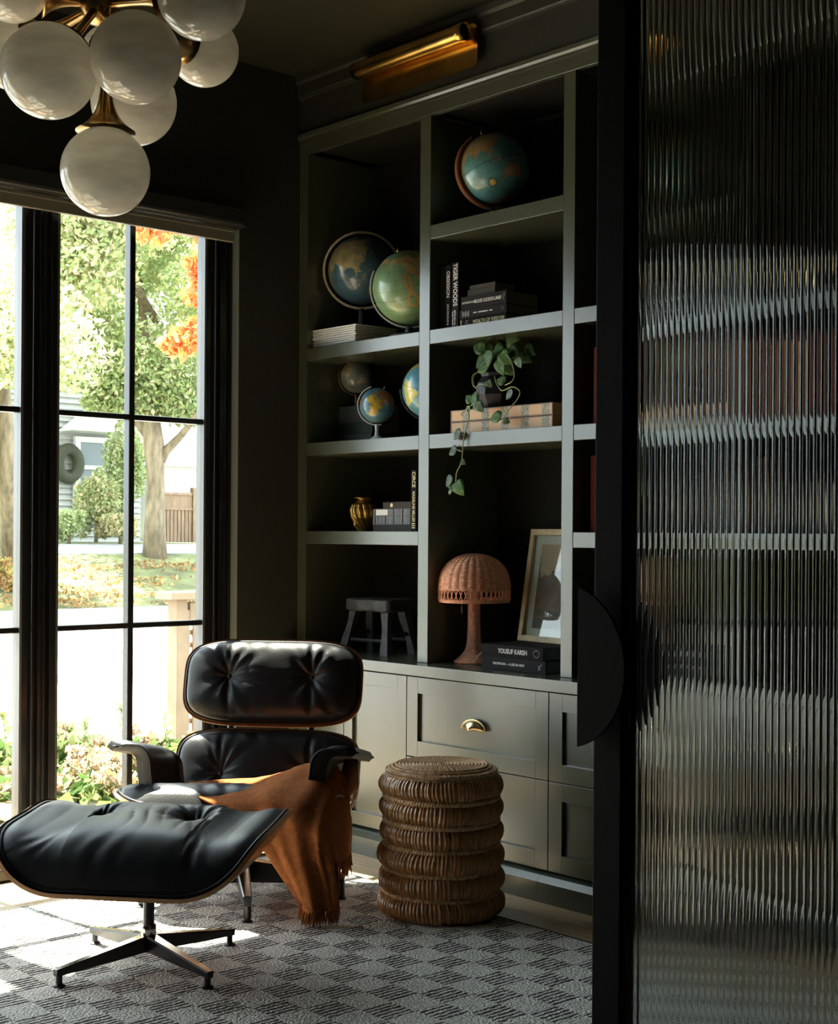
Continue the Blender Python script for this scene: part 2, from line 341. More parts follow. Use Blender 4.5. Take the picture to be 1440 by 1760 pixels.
window('window_4', -3.454, -2.686, -3.07)
c_ = MB(); c_.box(-.12, -.034, -1.132, -1.123, wz0, wz1); c_.box(-.12, -.046, -.356, wy1, wz0, wz1); c_.box(-.12, -.046, wy0, -3.454, wz0, wz1); c_.box(-.12, -.034, -1.909, -1.90, wz0, wz1); c_.box(-.12, -.034, -2.686, -2.677, wz0, wz1)
c_.box(-.05, -.038, -.350, -.342, wz0, wz1); c_.box(-.05, -.038, -.318, -.310, wz0, wz1); c_.build('trim_2', 'blackframe', kind='structure')
box('trim_3', (-.05, .12, wy0-.02, -1.0, .0005, .042), 'blackframe', bev=.004, kind='structure')
box('trim_5', (-.05, .012, -1.0, wy1-.001, .0005, .044), 'blackframe', bev=.003, kind='structure')
rv = MB(); rv.box(-.05, .0005, wy1-.0015, wy1+.001, wz0, wz1); rv.build('sunlight_strip', mat('sunlit_reveal', (.22, .24, .22), .4), kind='structure')  # sunlight on the reveal is put into this paler colour
# roller blind
bl = empty('roller_blind', (0, -1.4, 2.4), 0, 'dark roller blind rolled up across the window head, khaki bottom bar showing', 'blind')
def lbox(parent, name, dims, m, bev=0, **k):     # world-dims box under an empty at a location
    o = box(name, dims, m, None, bev, **k); o.parent = parent; o.location = -parent.location if parent.rotation_euler.z == 0 else o.location; return o
lbox(bl, 'cassette', (.002, .085, -3.6, -.33, 2.40, 2.475), 'blindbox', .012)
lbox(bl, 'end_cap', (.001, .088, -.33, -.322, 2.396, 2.478), 'blindbox', .003)
lbox(bl, 'bottom_bar', (.004, .022, -3.56, -.335, 2.345, 2.392), 'blind', .003)
lbox(bl, 'bar_lip', (.022, .030, -3.56, -.337, 2.383, 2.399), 'blind', .002)

# ================= BOOKCASE =================
bc = empty('bookcase', (0, 0, .723), 0, 'built-in dark sage bookcase of open shelves standing on the long cabinet counter', 'bookcase')
def bpart(name, dims, m='paint', bev=.0015, **k):
    o = box(name, dims, m, bc, bev, **k); o.location = (0, 0, -.723); return o
XA, XB, XC, XD, XE, XG, XH = .057, .739, .796, 1.455, 1.507, 2.17, 2.225
ZT = 2.749; DB = YB-.012
for a, b in ((.001, XA), (XB, XC), (XD, XE), (XG, XH)): bpart('upright', (a, b, 0, DB, .724, ZT), bev=.0015)
bpart('top_rail', (.001, XH, -.001, .022, ZT+.0002, 2.80))
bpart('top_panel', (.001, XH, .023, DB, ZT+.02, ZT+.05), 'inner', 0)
SH = [(XA, XB, (1.955, 1.568, 1.21)), (XC, XD, (2.342, 1.955, 1.568)), (XE, XG, (1.955, 1.568, 1.21))]
for a, b, zs in SH:
    for z in zs:
        o = bpart('shelf', (a+.0003, b-.0003, .0008, DB, z-.052, z))
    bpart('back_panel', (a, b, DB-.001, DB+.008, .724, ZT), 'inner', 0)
cm = moulding('crown_moulding', [(-.0, 2.80), (.006, 2.80), (.007, 2.810), (.012, 2.818), (.014, 2.832), (-.0, 2.832)], .001, XH, 'paint', None, bc); cm.location = (0, 0, -.723)

# base cabinets: separate units under one continuous counter
ct = empty('countertop', (0, 0, .683), 0, 'long dark grey-green worktop running under the open shelves', 'worktop')
o = box('slab', (.001, XH, -.084, YB-.002, .683, .723), 'paint', ct, .002); o.location = (0, 0, -.683)
def shaker(name, x0, x1, z0, z1, parent, loc):
    yf, yb, w = -.084, -.064, .058 if (x1-x0) > .5 else .05
    g = .0018; x0 += g; x1 -= g; z0 += g; z1 -= g; mb = MB()
    mb.box(x0, x0+w, yf, yb, z0, z1, bev=.0008); mb.box(x1-w, x1, yf, yb, z0, z1, bev=.0008)
    mb.box(x0+w, x1-w, yf, yb, z0, z0+w, bev=.0008); mb.box(x0+w, x1-w, yf, yb, z1-w, z1, bev=.0008)
    mb.box(x0+w-.002, x1-w+.002, yf+.012, yb, z0+w-.002, z1-w+.002)
    o = mb.build(name, 'paint', parent); o.location = loc; return o
def cup_pull(x, z, parent):
    mb = MB(); w, h, d = .055, .034, .026
    def P(u, v):
        th = PI*u; ph = v*PI/2
        return (x - w*math.cos(th)*math.cos(ph*.98)*1.0, -.0842-.001-d*math.sin(ph)*max(.0, math.sin(th))**.6 , z - h*.45 + h*math.sin(th)*math.cos(ph*.99)*1.0)
    mb.grid(P, 25, 10); q = mb.build('cup_pull', 'brass2', parent, True, label='polished brass cup pull'); md = q.modifiers.new('s', 'SOLIDIFY'); md.thickness = .0015
    mb2 = MB(); mb2.tube([(x+(w+.004)*math.cos(t)*-1, -.0855, z-h*.45+(h+.003)*math.sin(t)) for t in np.linspace(0, PI, 20)], .0022, 6)
    mb2.build('rim', 'brass2', q, True); return q
def cabinet(x0, x1, label, fronts):
    u = empty('cabinet_unit', ((x0+x1)/2, 0, 0), 0, label, 'cabinet', 'built-in cabinet units under the counter'); L = (-(x0+x1)/2, 0, 0)
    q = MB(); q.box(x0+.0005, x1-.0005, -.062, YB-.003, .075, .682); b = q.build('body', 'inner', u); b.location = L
    q = MB(); q.box(x0+.0005, x1-.0005, -.125, -.06, .001, .072); q.box(x0+.0005, x1-.0005, -.139, -.06, .0005, .060)
    b = q.build('plinth', 'paint', u); b.location = L
    q = MB(); q.add([(x, y, z) for x in (x0+.0005, x1-.0005) for y, z in ((-.139, .060), (-.139, .066), (-.118, .084), (-.062, .084), (-.062, .060))], [(0, 1, 2, 3, 4), (9, 8, 7, 6, 5)] + [(i, 5+i, 5+(i+1) % 5, (i+1) % 5) for i in range(5)])
    b = q.build('plinth_moulding', 'paint', u); b.location = L
    for n, a, c, z0, z1, pull in fronts:
        d = shaker(n, a, c, z0, z1, u, L)
        if pull: cup_pull(pull[0], pull[1], d)
    return u
cabinet(.001, .776, 'sage cabinet unit with tall doors behind the lounge chair', [('door', .05, .412, .09, .681, None), ('door', .412, .776, .09, .681, None)])
cabinet(.776, 1.482, 'sage cabinet unit of two wide drawers, brass pull on the upper one', [('drawer', .776, 1.482, .388, .681, (1.128, .533)), ('drawer', .776, 1.482, .09, .388, (1.128, .24))])
cabinet(1.482, 2.225, 'sage cabinet unit partly seen behind the reeded glass door', [('drawer', 1.482, 2.19, .388, .681, (1.838, .545)), ('drawer', 1.482, 2.19, .09, .388, (1.838, .24))])

# ================= DOOR =================
DY = -1.66; DX0, DX1 = 3.058, 3.985; DZ0, DZ1 = .012, 2.75
d = MB(); t = .021
d.box(DX0, DX0+.062, DY-t, DY+t, DZ0, DZ1, bev=.002); d.box(DX1-.062, DX1, DY-t, DY+t, DZ0, DZ1, bev=.002)
d.box(DX0+.062, DX1-.062, DY-t, DY+t, DZ0, DZ0+.10, bev=.002); d.box(DX0+.062, DX1-.062, DY-t, DY+t, DZ1-.07, DZ1, bev=.002)
door = d.build('door_1', 'doorblack', kind='structure')
b = MB()
for yy in (DY-.014, DY+.010): b.box(DX0+.062, DX0+.070, yy, yy+.004, DZ0+.1, DZ1-.07)
b.build('glazing_bead', 'doorblack', door)
def reeds():
    pitch = .0122; x0, x1 = DX0+.066, DX1-.066; n = int((x1-x0)/pitch); pitch = (x1-x0)/n; k = 10; front = []
    for i in range(n):
        for j in range(k):
            u = j/k; front.append((x0+(i+u)*pitch, DY-.0035-.0016*math.sin(PI*u)))
    front.append((x1, DY-.0035)); N = len(front); vs = []
    for z in (DZ0+.099, DZ1-.069):
        vs += [(x, y, z) for x, y in front]; vs += [(x, DY+.003, z) for x, y in front]
    fs = []
    for i in range(N-1):
        a = i; fs.append((a, a+1, 2*N+a+1, 2*N+a)); fs.append((N+a+1, N+a, 3*N+a, 3*N+a+1))
        fs.append((a+1, a, N+a, N+a+1)); fs.append((2*N+a, 2*N+a+1, 3*N+a+1, 3*N+a))
    fs.append((0, 2*N, 3*N, N)); fs.append((N-1, 2*N-1, 4*N-1, 3*N-1))
    m_ = MB(); m_.add(vs, fs); return m_
rg = reeds().build('reeded_pane', 'reed', door, 'auto', label='vertically reeded glass pane')
for yc in (DY-.040, DY+.040):
    hb = MB(); hz0, hz1 = .833, 1.110; zc = (hz0+hz1)/2; hh = (hz1-hz0)/2; dep = .104; xL = DX0-.018
    Rr = (hh*hh+dep*dep)/(2*dep); a0 = math.asin(hh/Rr); poly = [(xL+dep-Rr+Rr*math.cos(a), zc+Rr*math.sin(a)) for a in np.linspace(-a0, a0, 40)]
    T = Matrix.Rotation(PI/2, 4, 'X'); hb.prism(poly, -yc-.003, -yc+.003, T)
    for zz in (zc-.07, zc+.07):
        ya, yb = (yc, DY) ; hb.lathe([(.008, min(ya, yb)), (.008, max(ya, yb))], 14, Matrix.Translation((DX0+.03, 0, zz)) @ Matrix.Rotation(-PI/2, 4, 'X'))
    h = hb.build('door_handle', 'handle', door, label='half-moon black plate handle')

# ================= RUG =================
rg_ = MB(); X0, X1, Y0_, Y1_ = .50, 3.35, -3.5, -.395
rg_.box(X0, X1, Y0_, Y1_, .0006, .012, bev=.004); ro = rg_.build('area_rug', 'rug')
tag(ro, 'cream and charcoal checked woven area rug on the oak floor', 'rug')
e = MB(); e.tube([(X0+.004, Y0_, .0075), (X0+.004, Y1_-.003, .0075), (X1-.003, Y1_-.003, .0075), (X1-.003, Y0_, .0075)], .0075, 6, closed=True)
e.build('binding', mat('dark_rug_binding', (.05, .045, .04), .95, bump=.8, bscale=300), ro, True)
RZ = .012

# ================= GLOBES =================
def poly(s): return [tuple(map(float, p.split(','))) for p in s.split()]
LAND = [
 (poly('-17,15 -10,30 -5,36 10,37 20,32 32,31 37,22 43,12 51,12 48,4 40,-4 40,-15 35,-22 32,-28 25,-34 18,-34 14,-24 12,-12 9,-2 9,4 0,5 -8,4 -14,8'), 0),
 (poly('-10,36 -9,43 -2,44 -4,48 8,54 8,57 11,56 20,54 24,59 22,64 12,57 5,60 12,67 26,71 40,67 60,69 75,73 100,77 130,72 160,70 180,67 178,62 163,60 157,52 155,60 140,58 138,53 140,47 130,42 127,35 121,39 122,31 118,24 108,21 109,12 102,10 104,2 100,6 98,16 92,21 86,20 80,15 77,8 72,20 66,25 57,26 50,30 56,25 59,22 52,16 44,13 38,22 34,28 36,36 27,37 24,40 19,40 13,45 16,40 12,42 4,43 0,38'), 1),
 (poly('114,-22 114,-34 122,-34 131,-31 138,-35 147,-38 150,-37 153,-28 146,-19 142,-11 140,-17 136,-12 130,-12 124,-16'), 2),
 (poly('-168,66 -156,71 -125,70 -95,72 -82,68 -94,60 -82,52 -78,60 -65,60 -56,52 -66,46 -74,40 -81,31 -80,25 -83,30 -97,27 -97,19 -88,21 -88,16 -83,9 -78,8 -85,10 -95,15 -106,21 -114,31 -121,35 -124,47 -135,58 -152,59 -165,55'), 3),
 (poly('-80,9 -72,12 -60,9 -50,1 -35,-6 -39,-15 -48,-26 -57,-37 -65,-42 -68,-52 -74,-52 -73,-38 -70,-20 -80,-5'), 4),
 (poly('-55,60 -45,60 -22,70 -20,80 -50,82 -68,77 -54,70'), 5),
 (poly('95,5 106,-6 115,-8 110,-7 104,-1'), 2), (poly('109,1 117,7 118,0 114,-4 110,-2'), 2), (poly('131,-1 141,-3 150,-9 144,-8 138,-8 133,-4'), 2),
 (poly('44,-25 50,-15 49,-12 44,-18'), 0), (poly('130,31 136,35 141,41 144,44 141,36 136,33'), 1), (poly('120,18 122,14 126,7 122,9'), 2), (poly('166,-46 174,-41 178,-38 172,-35 174,-41'), 2), (poly('-6,50 1,51 -2,55 -5,58 -6,54'), 1),
 (poly('-180,-78 -120,-74 -60,-74 -60,-65 -40,-78 0,-70 60,-67 110,-66 150,-68 180,-78 180,-90 -180,-90'), 5)]
def globe_mesh(r, ocean, land, lon0, lat0=0, tilt=0, nl=288, nb=144, analemma=None, emblem=None, grid=.75, seed=0, warm=0, name='sphere', gold_noise=0):
    rg2 = np.random.default_rng(seed); lons = np.linspace(-180, 180, nl, endpoint=False); lats = np.linspace(-90, 90, nb+1)
    LO, LA = np.meshgrid(lons, lats, indexing='ij')
    # jitter borders
    ph = rg2.uniform(0, 6.28, 8); jx = 1.2*np.sin(LA*.35+ph[0])+.8*np.sin(LA*.9+LO*.4+ph[1])+.5*np.sin(LO*1.3+ph[2]); jy = 1.0*np.sin(LO*.33+ph[3])+.7*np.sin(LO*.8-LA*.5+ph[4])
    PX, PY = LO+jx, LA+jy; col = np.zeros((*LO.shape, 3)); col[:] = ocean
    shade = 1+.10*np.sin(LO*.07+ph[5])*np.sin(LA*.09+ph[6]); col *= shade[..., None]
    for pl_, ci in LAND:
        P = np.array(pl_); ins = np.zeros(LO.shape, bool); j = len(P)-1
        for i in range(len(P)):
            xi, yi = P[i]; xj, yj = P[j]
            if yi != yj:
                c = ((yi > PY) != (yj > PY)) & (PX < (xj-xi)*(PY-yi)/(yj-yi)+xi); ins ^= c
            j = i
        base = np.array(land[ci % len(land)]); q = (np.sin(LO*.22+ci*2+ph[7])+np.sin(LA*.3+LO*.13+ph[2])); alt = np.array(land[(ci+1) % len(land)])
        mixv = (q > .5)[..., None]*.55; cc = base*(1-mixv)+alt*mixv; cc = cc*(1+.22*np.sin(LO*.9+ph[1])*np.sin(LA*1.1+ph[3]))[..., None]
        col[ins] = cc[ins]
    gl = (np.abs((LO % 15)) < .7) | (np.abs((LA % 15)) < .7); col[gl] *= grid
    eq = np.abs(LA) < .9; col[eq] *= .45
    if analemma is not None:
        a, b0 = analemma
        for q in np.linspace(0, 2*PI, 260):
            la = 24*math.cos(q)+b0; lo = a+6.5*math.sin(2*q)*(1.0-.35*math.cos(q)); mk = (np.abs(LO-lo) < 1.1) & (np.abs(LA-la) < 1.1); col[mk] = (.65, .26, .05)
    if emblem is not None:
        a, b0 = emblem; dd = np.hypot((LO-a)*np.cos(np.radians(LA)), LA-b0); an = np.arctan2(LA-b0, LO-a)
        col[(dd < 7.5+1.6*np.sign(np.sin(an*14)))] = (.06, .08, .05); col[dd < 5.2] = (.62, .42, .12)
    la, lo = np.radians(LA), np.radians(LO)
    X = np.stack([np.cos(la)*np.cos(lo), np.cos(la)*np.sin(lo), np.sin(la)], -1)*r
    mb = MB(); n2 = nb+1
    mb.v = [tuple(p) for p in X.reshape(-1, 3)]
    I = np.arange(nl); J = np.arange(nb); II, JJ = np.meshgrid(I, J, indexing='ij'); I2 = (II+1) % nl
    F = np.stack([II*n2+JJ, I2*n2+JJ, I2*n2+JJ+1, II*n2+JJ+1], -1).reshape(-1, 4)
    mb.f = [tuple(map(int, f)) for f in F]; mb.mi = [0]*len(mb.f)
    c4 = np.ones((*col.shape[:2], 4)); c4[..., :3] = np.clip(col, 0, 1); mb.c = c4.reshape(-1, 4); return mb
def globe_rot(o, center, lon0, lat0, roll):
    # orient so that (lon0, lat0) faces the room (towards the camera side) with the axis rolled
    view = (CAM-Vector(center)); view.z *= 1; view.normalize()
    z = Vector((0, 0, 1)); r_ = z.cross(view).normalized(); u_ = view.cross(r_)
    A = Matrix((view, r_, u_)).transposed()
    B = Matrix.Rotation(-roll, 3, 'X') @ Matrix.Rotation(R_(lat0), 3, 'Y') @ Matrix.Rotation(-R_(lon0), 3, 'Z')
    o.rotation_euler = (A @ B).to_euler()
def ring_mb(r, w, t, a0, a1, n=72, full=False, T=None):
    mb = MB(); N = n
    def P(u, v):
        a = a0+(a1-a0)*u; q = [(r, -w/2), (r+t, -w/2), (r+t, w/2), (r, w/2)][int(round(v*4)) % 4]
        return (q[0]*math.cos(a), q[1], q[0]*math.sin(a))
    vs = []; fs = []
    for i in range(N+1):
        a = a0+(a1-a0)*i/N
        for rr, yy in ((r, -w/2), (r+t, -w/2), (r+t, w/2), (r, w/2)): vs.append((rr*math.cos(a), yy, rr*math.sin(a)))
    for i in range(N):
        for j in range(4): fs.append((i*4+j, i*4+(j+1) % 4, i*4+4+(j+1) % 4, i*4+4+j))
    fs += [(0, 3, 2, 1), (N*4, N*4+1, N*4+2, N*4+3)]; return mb.add(vs, fs, T)
def globe(px, py_, rp, Y, shelf, label, ocean, land, lon0, lat0, roll, ring, rmat, seed=1, base='disc', rface=0, grp=None, ringspan=(0, 2*PI), rr=1.07, rw=.012, rt=.006, bmat='darkwood', **kw):
    c = on_y(px, py_, Y); dep = (c-CAM).dot(Fw); r = rp*dep/FPX
    g = empty('desk_globe', (c.x, c.y, shelf), 0, label, 'globe', 'vintage globes on the shelves'); lc = Vector((0, 0, c.z-shelf))
    s = globe_mesh(r, ocean, land, lon0, seed=seed, **kw).build('sphere', 'globe', g, True); s.location = lc; globe_rot(s, c, lon0, lat0, roll)
    if ring:
        T = Matrix.Translation(lc) @ Matrix.Rotation(rface, 4, 'Z')
        ring_mb(r*rr, rw, rt, *ringspan, T=T).build('meridian', rmat, g, 'auto')
    bm = MB(); zb = lc.z - r*rr - rt
    if base == 'disc':
        br = r*.55; zz = max(zb+.004, .012)
        bm.lathe([(br, .0), (br, .006), (br*.8, .012), (br*.25, min(.018, zz)), (br*.16, zz), (.004, zz)], 32)
    elif base == 'stem':
        bm.lathe([(r*.42, 0), (r*.42, .004), (r*.28, .010), (r*.14, zb*.3), (r*.10, zb*.6), (r*.14, zb+.003), (r*.05, zb+.004)], 28)
    bm.build('base', bmat, g, 'auto')
    if ring:
        pb = MB(); ax = Vector((math.sin(roll), 0, math.cos(roll)))
        if rface: ax.rotate(Matrix.Rotation(rface, 3, 'Z'))
        pb.tube([lc+ax*(r*.99), lc+ax*(r*rr+rt*1.5)], r*.035, 10); pb.build('pivot', 'brass2', g, True)
    return g
RF = YAW
globe(622, 465, 58, .175, 1.955, 'large dark blue globe in a full cream meridian ring on the upper left shelf', (.055, .125, .165), [(.16, .20, .10), (.42, .33, .16), (.20, .22, .13), (.30, .24, .11)], 112, 12, R_(-12), True, 'cream', 3, rface=RF, rr=1.10, rw=.018, rt=.008)
globe(704, 495, 64, .09, 1.955, 'pale green globe with an orange figure-eight loop, half hidden by the upright', (.20, .33, .17), [(.50, .17, .06), (.52, .40, .16)], -128, 14, R_(-18), True, 'silver', 4, rface=RF, ringspan=(PI*.86, PI*1.62), analemma=(-128, 10), rr=1.04)
globe(849, 292, 61, .15, 2.342, 'turquoise globe with a sun emblem in a wooden meridian, topmost shelf', (.10, .26, .26), [(.30, .24, .10), (.34, .22, .08), (.40, .22, .15)], 100, -16, R_(-20), True, 'woodring', 5, rface=RF+.25, ringspan=(PI*.72, PI*1.62), emblem=(90, -33), rr=1.06, rw=.03, rt=.008)
globe(613, 648, 28, .20, 1.568, 'small faded grey-green globe on a bronze stand at the back of the shelf', (.17, .20, .17), [(.33, .30, .18), (.30, .22, .14)], 120, -5, R_(-24), True, 'bronze', 6, base='stem', rface=RF, ringspan=(PI*.66, PI*1.5), bmat='bronze', rr=1.08, rw=.008, rt=.004)
globe(648, 697, 30, .06, 1.568, 'small bright blue globe on a silver arc stand, front of the shelf', (.10, .22, .30), [(.55, .42, .06), (.50, .13, .03), (.22, .34, .10)], 30, 6, R_(22), True, 'silver', 7, base='stem', rface=RF, ringspan=(PI*.60, PI*1.57), bmat='silver', rr=1.08, rw=.014, rt=.005)
globe(741, 670, 50, .12, 1.568, 'light blue globe with yellow lands partly hidden behind the upright', (.12, .32, .42), [(.62, .56, .12), (.55, .50, .16)], -10, 5, R_(12), True, 'darkwood', 8, rface=RF, ringspan=(PI*1.0, PI*1.6), rr=1.04)

# ================= OUTDOORS =================
def strip(name, prof, y0, y1, m, th=.3, kind='structure'):
    n = len(prof); mb = MB(); vs = []
    for y in (y0, y1): vs += [(x, y, z) for x, z in prof] + [(x, y, z-th) for x, z in prof]
    fs = []
    for i in range(n-1):
        fs.append((i, i+1, 2*n+i+1, 2*n+i)); fs.append((n+i+1, n+i, 3*n+i, 3*n+i+1)); fs.append((i+1, i, n+i, n+i+1)); fs.append((2*n+i, 2*n+i+1, 3*n+i+1, 3*n+i))
    fs.append((0, 2*n, 3*n, n)); fs.append((n-1, 2*n-1, 4*n-1, 3*n-1))
    return mb.add(vs, fs).build(name, m, kind=kind)
strip('ground', [(-.22, -.10), (-2.9, -.22)], -14, 30, 'soil')
strip('street', [(-2.9, -.20), (-16.6, -.20)], -40, 60, 'asphalt')
strip('kerb', [(-16.6, -.08), (-16.85, -.08)], -40, 60, 'white')
strip('lawn', [(-16.85, -.10), (-18.5, .12), (-21.9, .74)], -40, 60, 'grass')
strip('sidewalk', [(-21.9, .76), (-24.0, .93)], -40, 60, 'asphalt')
strip('yard', [(-24.0, .92), (-60, 1.1)], -60, 80, 'grass')
def leaves(centers, radii, counts, size, cols, seed, name, mt, parent=None, flat=.8, kind='stuff', up=.0):
    rg2 = np.random.default_rng(seed); P = []; Cc = []
    for (c, r, n) in zip(centers, radii, counts):
        d = rg2.normal(size=(n, 3)); d /= np.linalg.norm(d, axis=1)[:, None]; rad = rg2.random(n)**.45
        P.append(np.array(c)+d*rad[:, None]*np.array(r)); ci = rg2.integers(0, len(cols), n); Cc.append(np.array(cols)[ci]*rg2.uniform(.7, 1.3, (n, 1)))
    P = np.concatenate(P); Cc = np.concatenate(Cc); n = len(P)
    a = rg2.normal(size=(n, 3)); a /= np.linalg.norm(a, axis=1)[:, None]; b = rg2.normal(size=(n, 3)); b[:, 2] += up; b -= a*(a*b).sum(1)[:, None]; b /= np.linalg.norm(b, axis=1)[:, None]
    sz = size*rg2.uniform(.6, 1.4, (n, 1)); nrm = np.cross(a, b)
    V = np.stack([P-a*sz, P+b*sz*.5+nrm*sz*.12, P+a*sz, P-b*sz*.5+nrm*sz*.12], 1).reshape(-1, 3)
    me = bpy.data.meshes.new(name); me.vertices.add(4*n); me.vertices.foreach_set('co', V.astype(np.float32).ravel())
    me.loops.add(4*n); me.loops.foreach_set('vertex_index', np.arange(4*n, dtype=np.int32)); me.polygons.add(n)
    me.polygons.foreach_set('loop_start', np.arange(0, 4*n, 4, dtype=np.int32)); me.update(calc_edges=True)
    ca = me.color_attributes.new('Col', 'FLOAT_COLOR', 'POINT'); c4 = np.ones((4*n, 4), np.float32); c4[:, :3] = np.repeat(np.clip(Cc, 0, 1), 4, 0); ca.data.foreach_set('color', c4.ravel())
    me.materials.append(M[mt]); o = bpy.data.objects.new(name, me); COL.objects.link(o)
    if parent: o.parent = parent; o.location = -parent.location
    if kind: o['kind'] = kind
    return o
GR = [(.34, .43, .18), (.42, .50, .25), (.50, .54, .30), (.56, .53, .32), (.30, .38, .17)]
YE = [(.60, .54, .28), (.54, .52, .28), (.64, .52, .36), (.46, .50, .25)]
OR = [(.75, .28, .08), (.80, .36, .10), (.72, .20, .08), (.85, .50, .20)]
PK = [(.44, .31, .22), (.38, .25, .14), (.48, .40, .30), (.33, .31, .16)]
# big tree across the street
tb = on_x(266, 955, -21.6); tb.z = .70
t1 = empty('street_tree', tb, 0, 'broad green tree with a thick mottled trunk across the street', 'tree', 'trees outside the window')
def P_(x, y, d): return at_d(x, y, d)
dT = (tb-CAM).dot(Fw)
tr = MB(); pts = [tb+Vector((0, 0, -.1)), P_(266, 880, dT), P_(268, 820, dT), P_(264, 760, dT), P_(258, 700, dT), P_(250, 600, dT), P_(240, 480, dT)]
tr.tube(pts, [.27, .20, .19, .22, .17, .12, .06], 14); o = tr.build('trunk', 'bark', t1, True); o.location = -t1.location
for pl_, r in (([P_(270, 800, dT), P_(285, 775, dT), P_(310, 750, dT), P_(350, 700, dT-1)], [.13, .10, .08, .05]), ([P_(262, 760, dT), P_(215, 690, dT), P_(170, 640, dT), P_(130, 600, dT)], [.12, .09, .06, .04]), ([P_(255, 680, dT), P_(300, 600, dT), P_(330, 520, dT)], [.10, .07, .03])):
    q = MB(); q.tube(pl_, r, 8); o = q.build('branch', 'bark', t1, True); o.location = -t1.location
cs, rs, ns = [], [], []
for i in range(46):
    x = random.uniform(60, 400); y = random.uniform(250, 640); d = dT+random.uniform(-3.0, 3.0)
    cs.append(at_d(x, y, d)); rs.append((random.uniform(.8, 1.5),)*2+(random.uniform(.5, 1.0),)); ns.append(1500)
for (x, y, r) in ((120, 560, 1.), (150, 620, .9), (200, 650, 1.), (235, 690, .7), (300, 660, 1.), (335, 690, .8), (310, 700, .6), (110, 470, 1.1), (180, 690, .5)):
    cs.append(at_d(x, y, dT)); rs.append((r, r, r*.7)); ns.append(1500)
leaves(cs, rs, ns, .066, GR+[(.42, .46, .18)], 3, 'foliage', 'foliage', t1)
# second paler tree to the left
t2p = on_x(20, 950, -20.5); t2p.z = .5; t2 = empty('street_tree', t2p, 0, 'yellowing tree at the far left behind the second window', 'tree', 'trees outside the window')
q = MB(); q.tube([t2p, at_d(15, 800, 26), at_d(5, 640, 26), at_d(0, 500, 26)], [.2, .16, .1, .05], 10); o = q.build('trunk', 'bark', t2, True); o.location = -t2.location
cs = [at_d(random.uniform(-170, 130), random.uniform(470, 610), 25+random.uniform(-2, 2)) for _ in range(12)] + [at_d(random.uniform(-170, 10), random.uniform(600, 800), 25+random.uniform(-2, 2)) for _ in range(9)] + [at_d(random.uniform(95, 170), random.uniform(330, 470), 27) for _ in range(7)]
leaves(cs, [(1.0, 1.0, .8)]*len(cs), [900]*len(cs), .075, YE+GR[:3], 5, 'foliage', 'foliage', t2)
cs = [(-15.6+random.uniform(-.3, .3), y_, 9.0+random.uniform(-.5, .5)) for y_ in np.arange(2, 16, 1.6)] + [(-12.2+random.uniform(-.3, .3), y_, 7.2+random.uniform(-.3, .3)) for y_ in np.arange(2, 16, 1.9)]
leaves(cs, [(.45, 1.3, .4)]*len(cs), [330]*len(cs), .12, GR, 31, 'unseen_shade_boughs', 'foliage', t1)  # unseen boughs added above the view to throw shade bands on the street
q = MB(); q.tube([tb+Vector((0, 0, 5)), Vector((-18.5, 8, 8.6)), Vector((-15.6, 5, 9)), Vector((-15.6, 2, 9))], [.10, .08, .05, .02], 6); q.tube([Vector((-18.5, 8, 8.6)), Vector((-12.4, 10, 7.3)), Vector((-12.2, 15, 7.2))], [.07, .05, .02], 6); o = q.build('branch', 'bark', t1, True); o.location = -t1.location  # unseen limbs that carry the added boughs
def litter(name, X0_, X1_, n, cols, seed, zf):
    r4 = np.random.default_rng(seed); cs_ = [(r4.uniform(X0_, X1_), r4.uniform(-2, 26)) for _ in range(n)]
    o = leaves([(x, y, zf(x)+.03) for x, y in cs_], [(.5, .8, .015)]*n, [26]*n, .055, cols, seed, name, 'foliage'); return o
lt = litter('leaf_litter', -21.5, -17.0, 420, [(.34, .20, .08), (.42, .28, .12), (.26, .14, .06), (.46, .36, .18)], 41, lambda x: np.interp(-x, [16.85, 18.5, 21.9], [-.10, .12, .74]))
tag(lt, 'fallen brown and orange leaves scattered over the lawn across the street', 'leaves')
# orange maple close to the house, right
mp_ = Vector((-9.5, 8.1, -.2)); mpl = empty('maple_tree', mp_, 0, 'orange maple whose leafy twigs reach in from the right of the window', 'tree', 'trees outside the window')
dM = 12.5
q = MB(); q.tube([mp_, at_d(420, 700, dM), at_d(400, 500, dM), at_d(390, 380, dM)], [.16, .13, .10, .05], 10)
for a in ([(400, 600), (350, 585), (300, 590)], [(405, 520), (360, 500), (335, 505)], [(395, 420), (320, 400), (265, 395)]):
    q.tube([at_d(x, y, dM) for x, y in a], [.045, .03, .01], 6)
o = q.build('trunk', 'bark', mpl, True); o.location = -mpl.location
cl = [(262, 400, .16, 150), (285, 392, .13, 110), (240, 385, .10, 60), (340, 455, .12, 120), (338, 510, .14, 150), (330, 580, .17, 190), (310, 592, .16, 170), (350, 575, .2, 200), (292, 590, .1, 70), (345, 480, .1, 80), (380, 430, .3, 200), (390, 540, .3, 200)]
leaves([at_d(a, b, dM) for a, b, r, n in cl], [(r, r, r*.75) for a, b, r, n in cl], [n for *_, n in cl], .055, OR, 6, 'foliage', 'foliage', mpl)
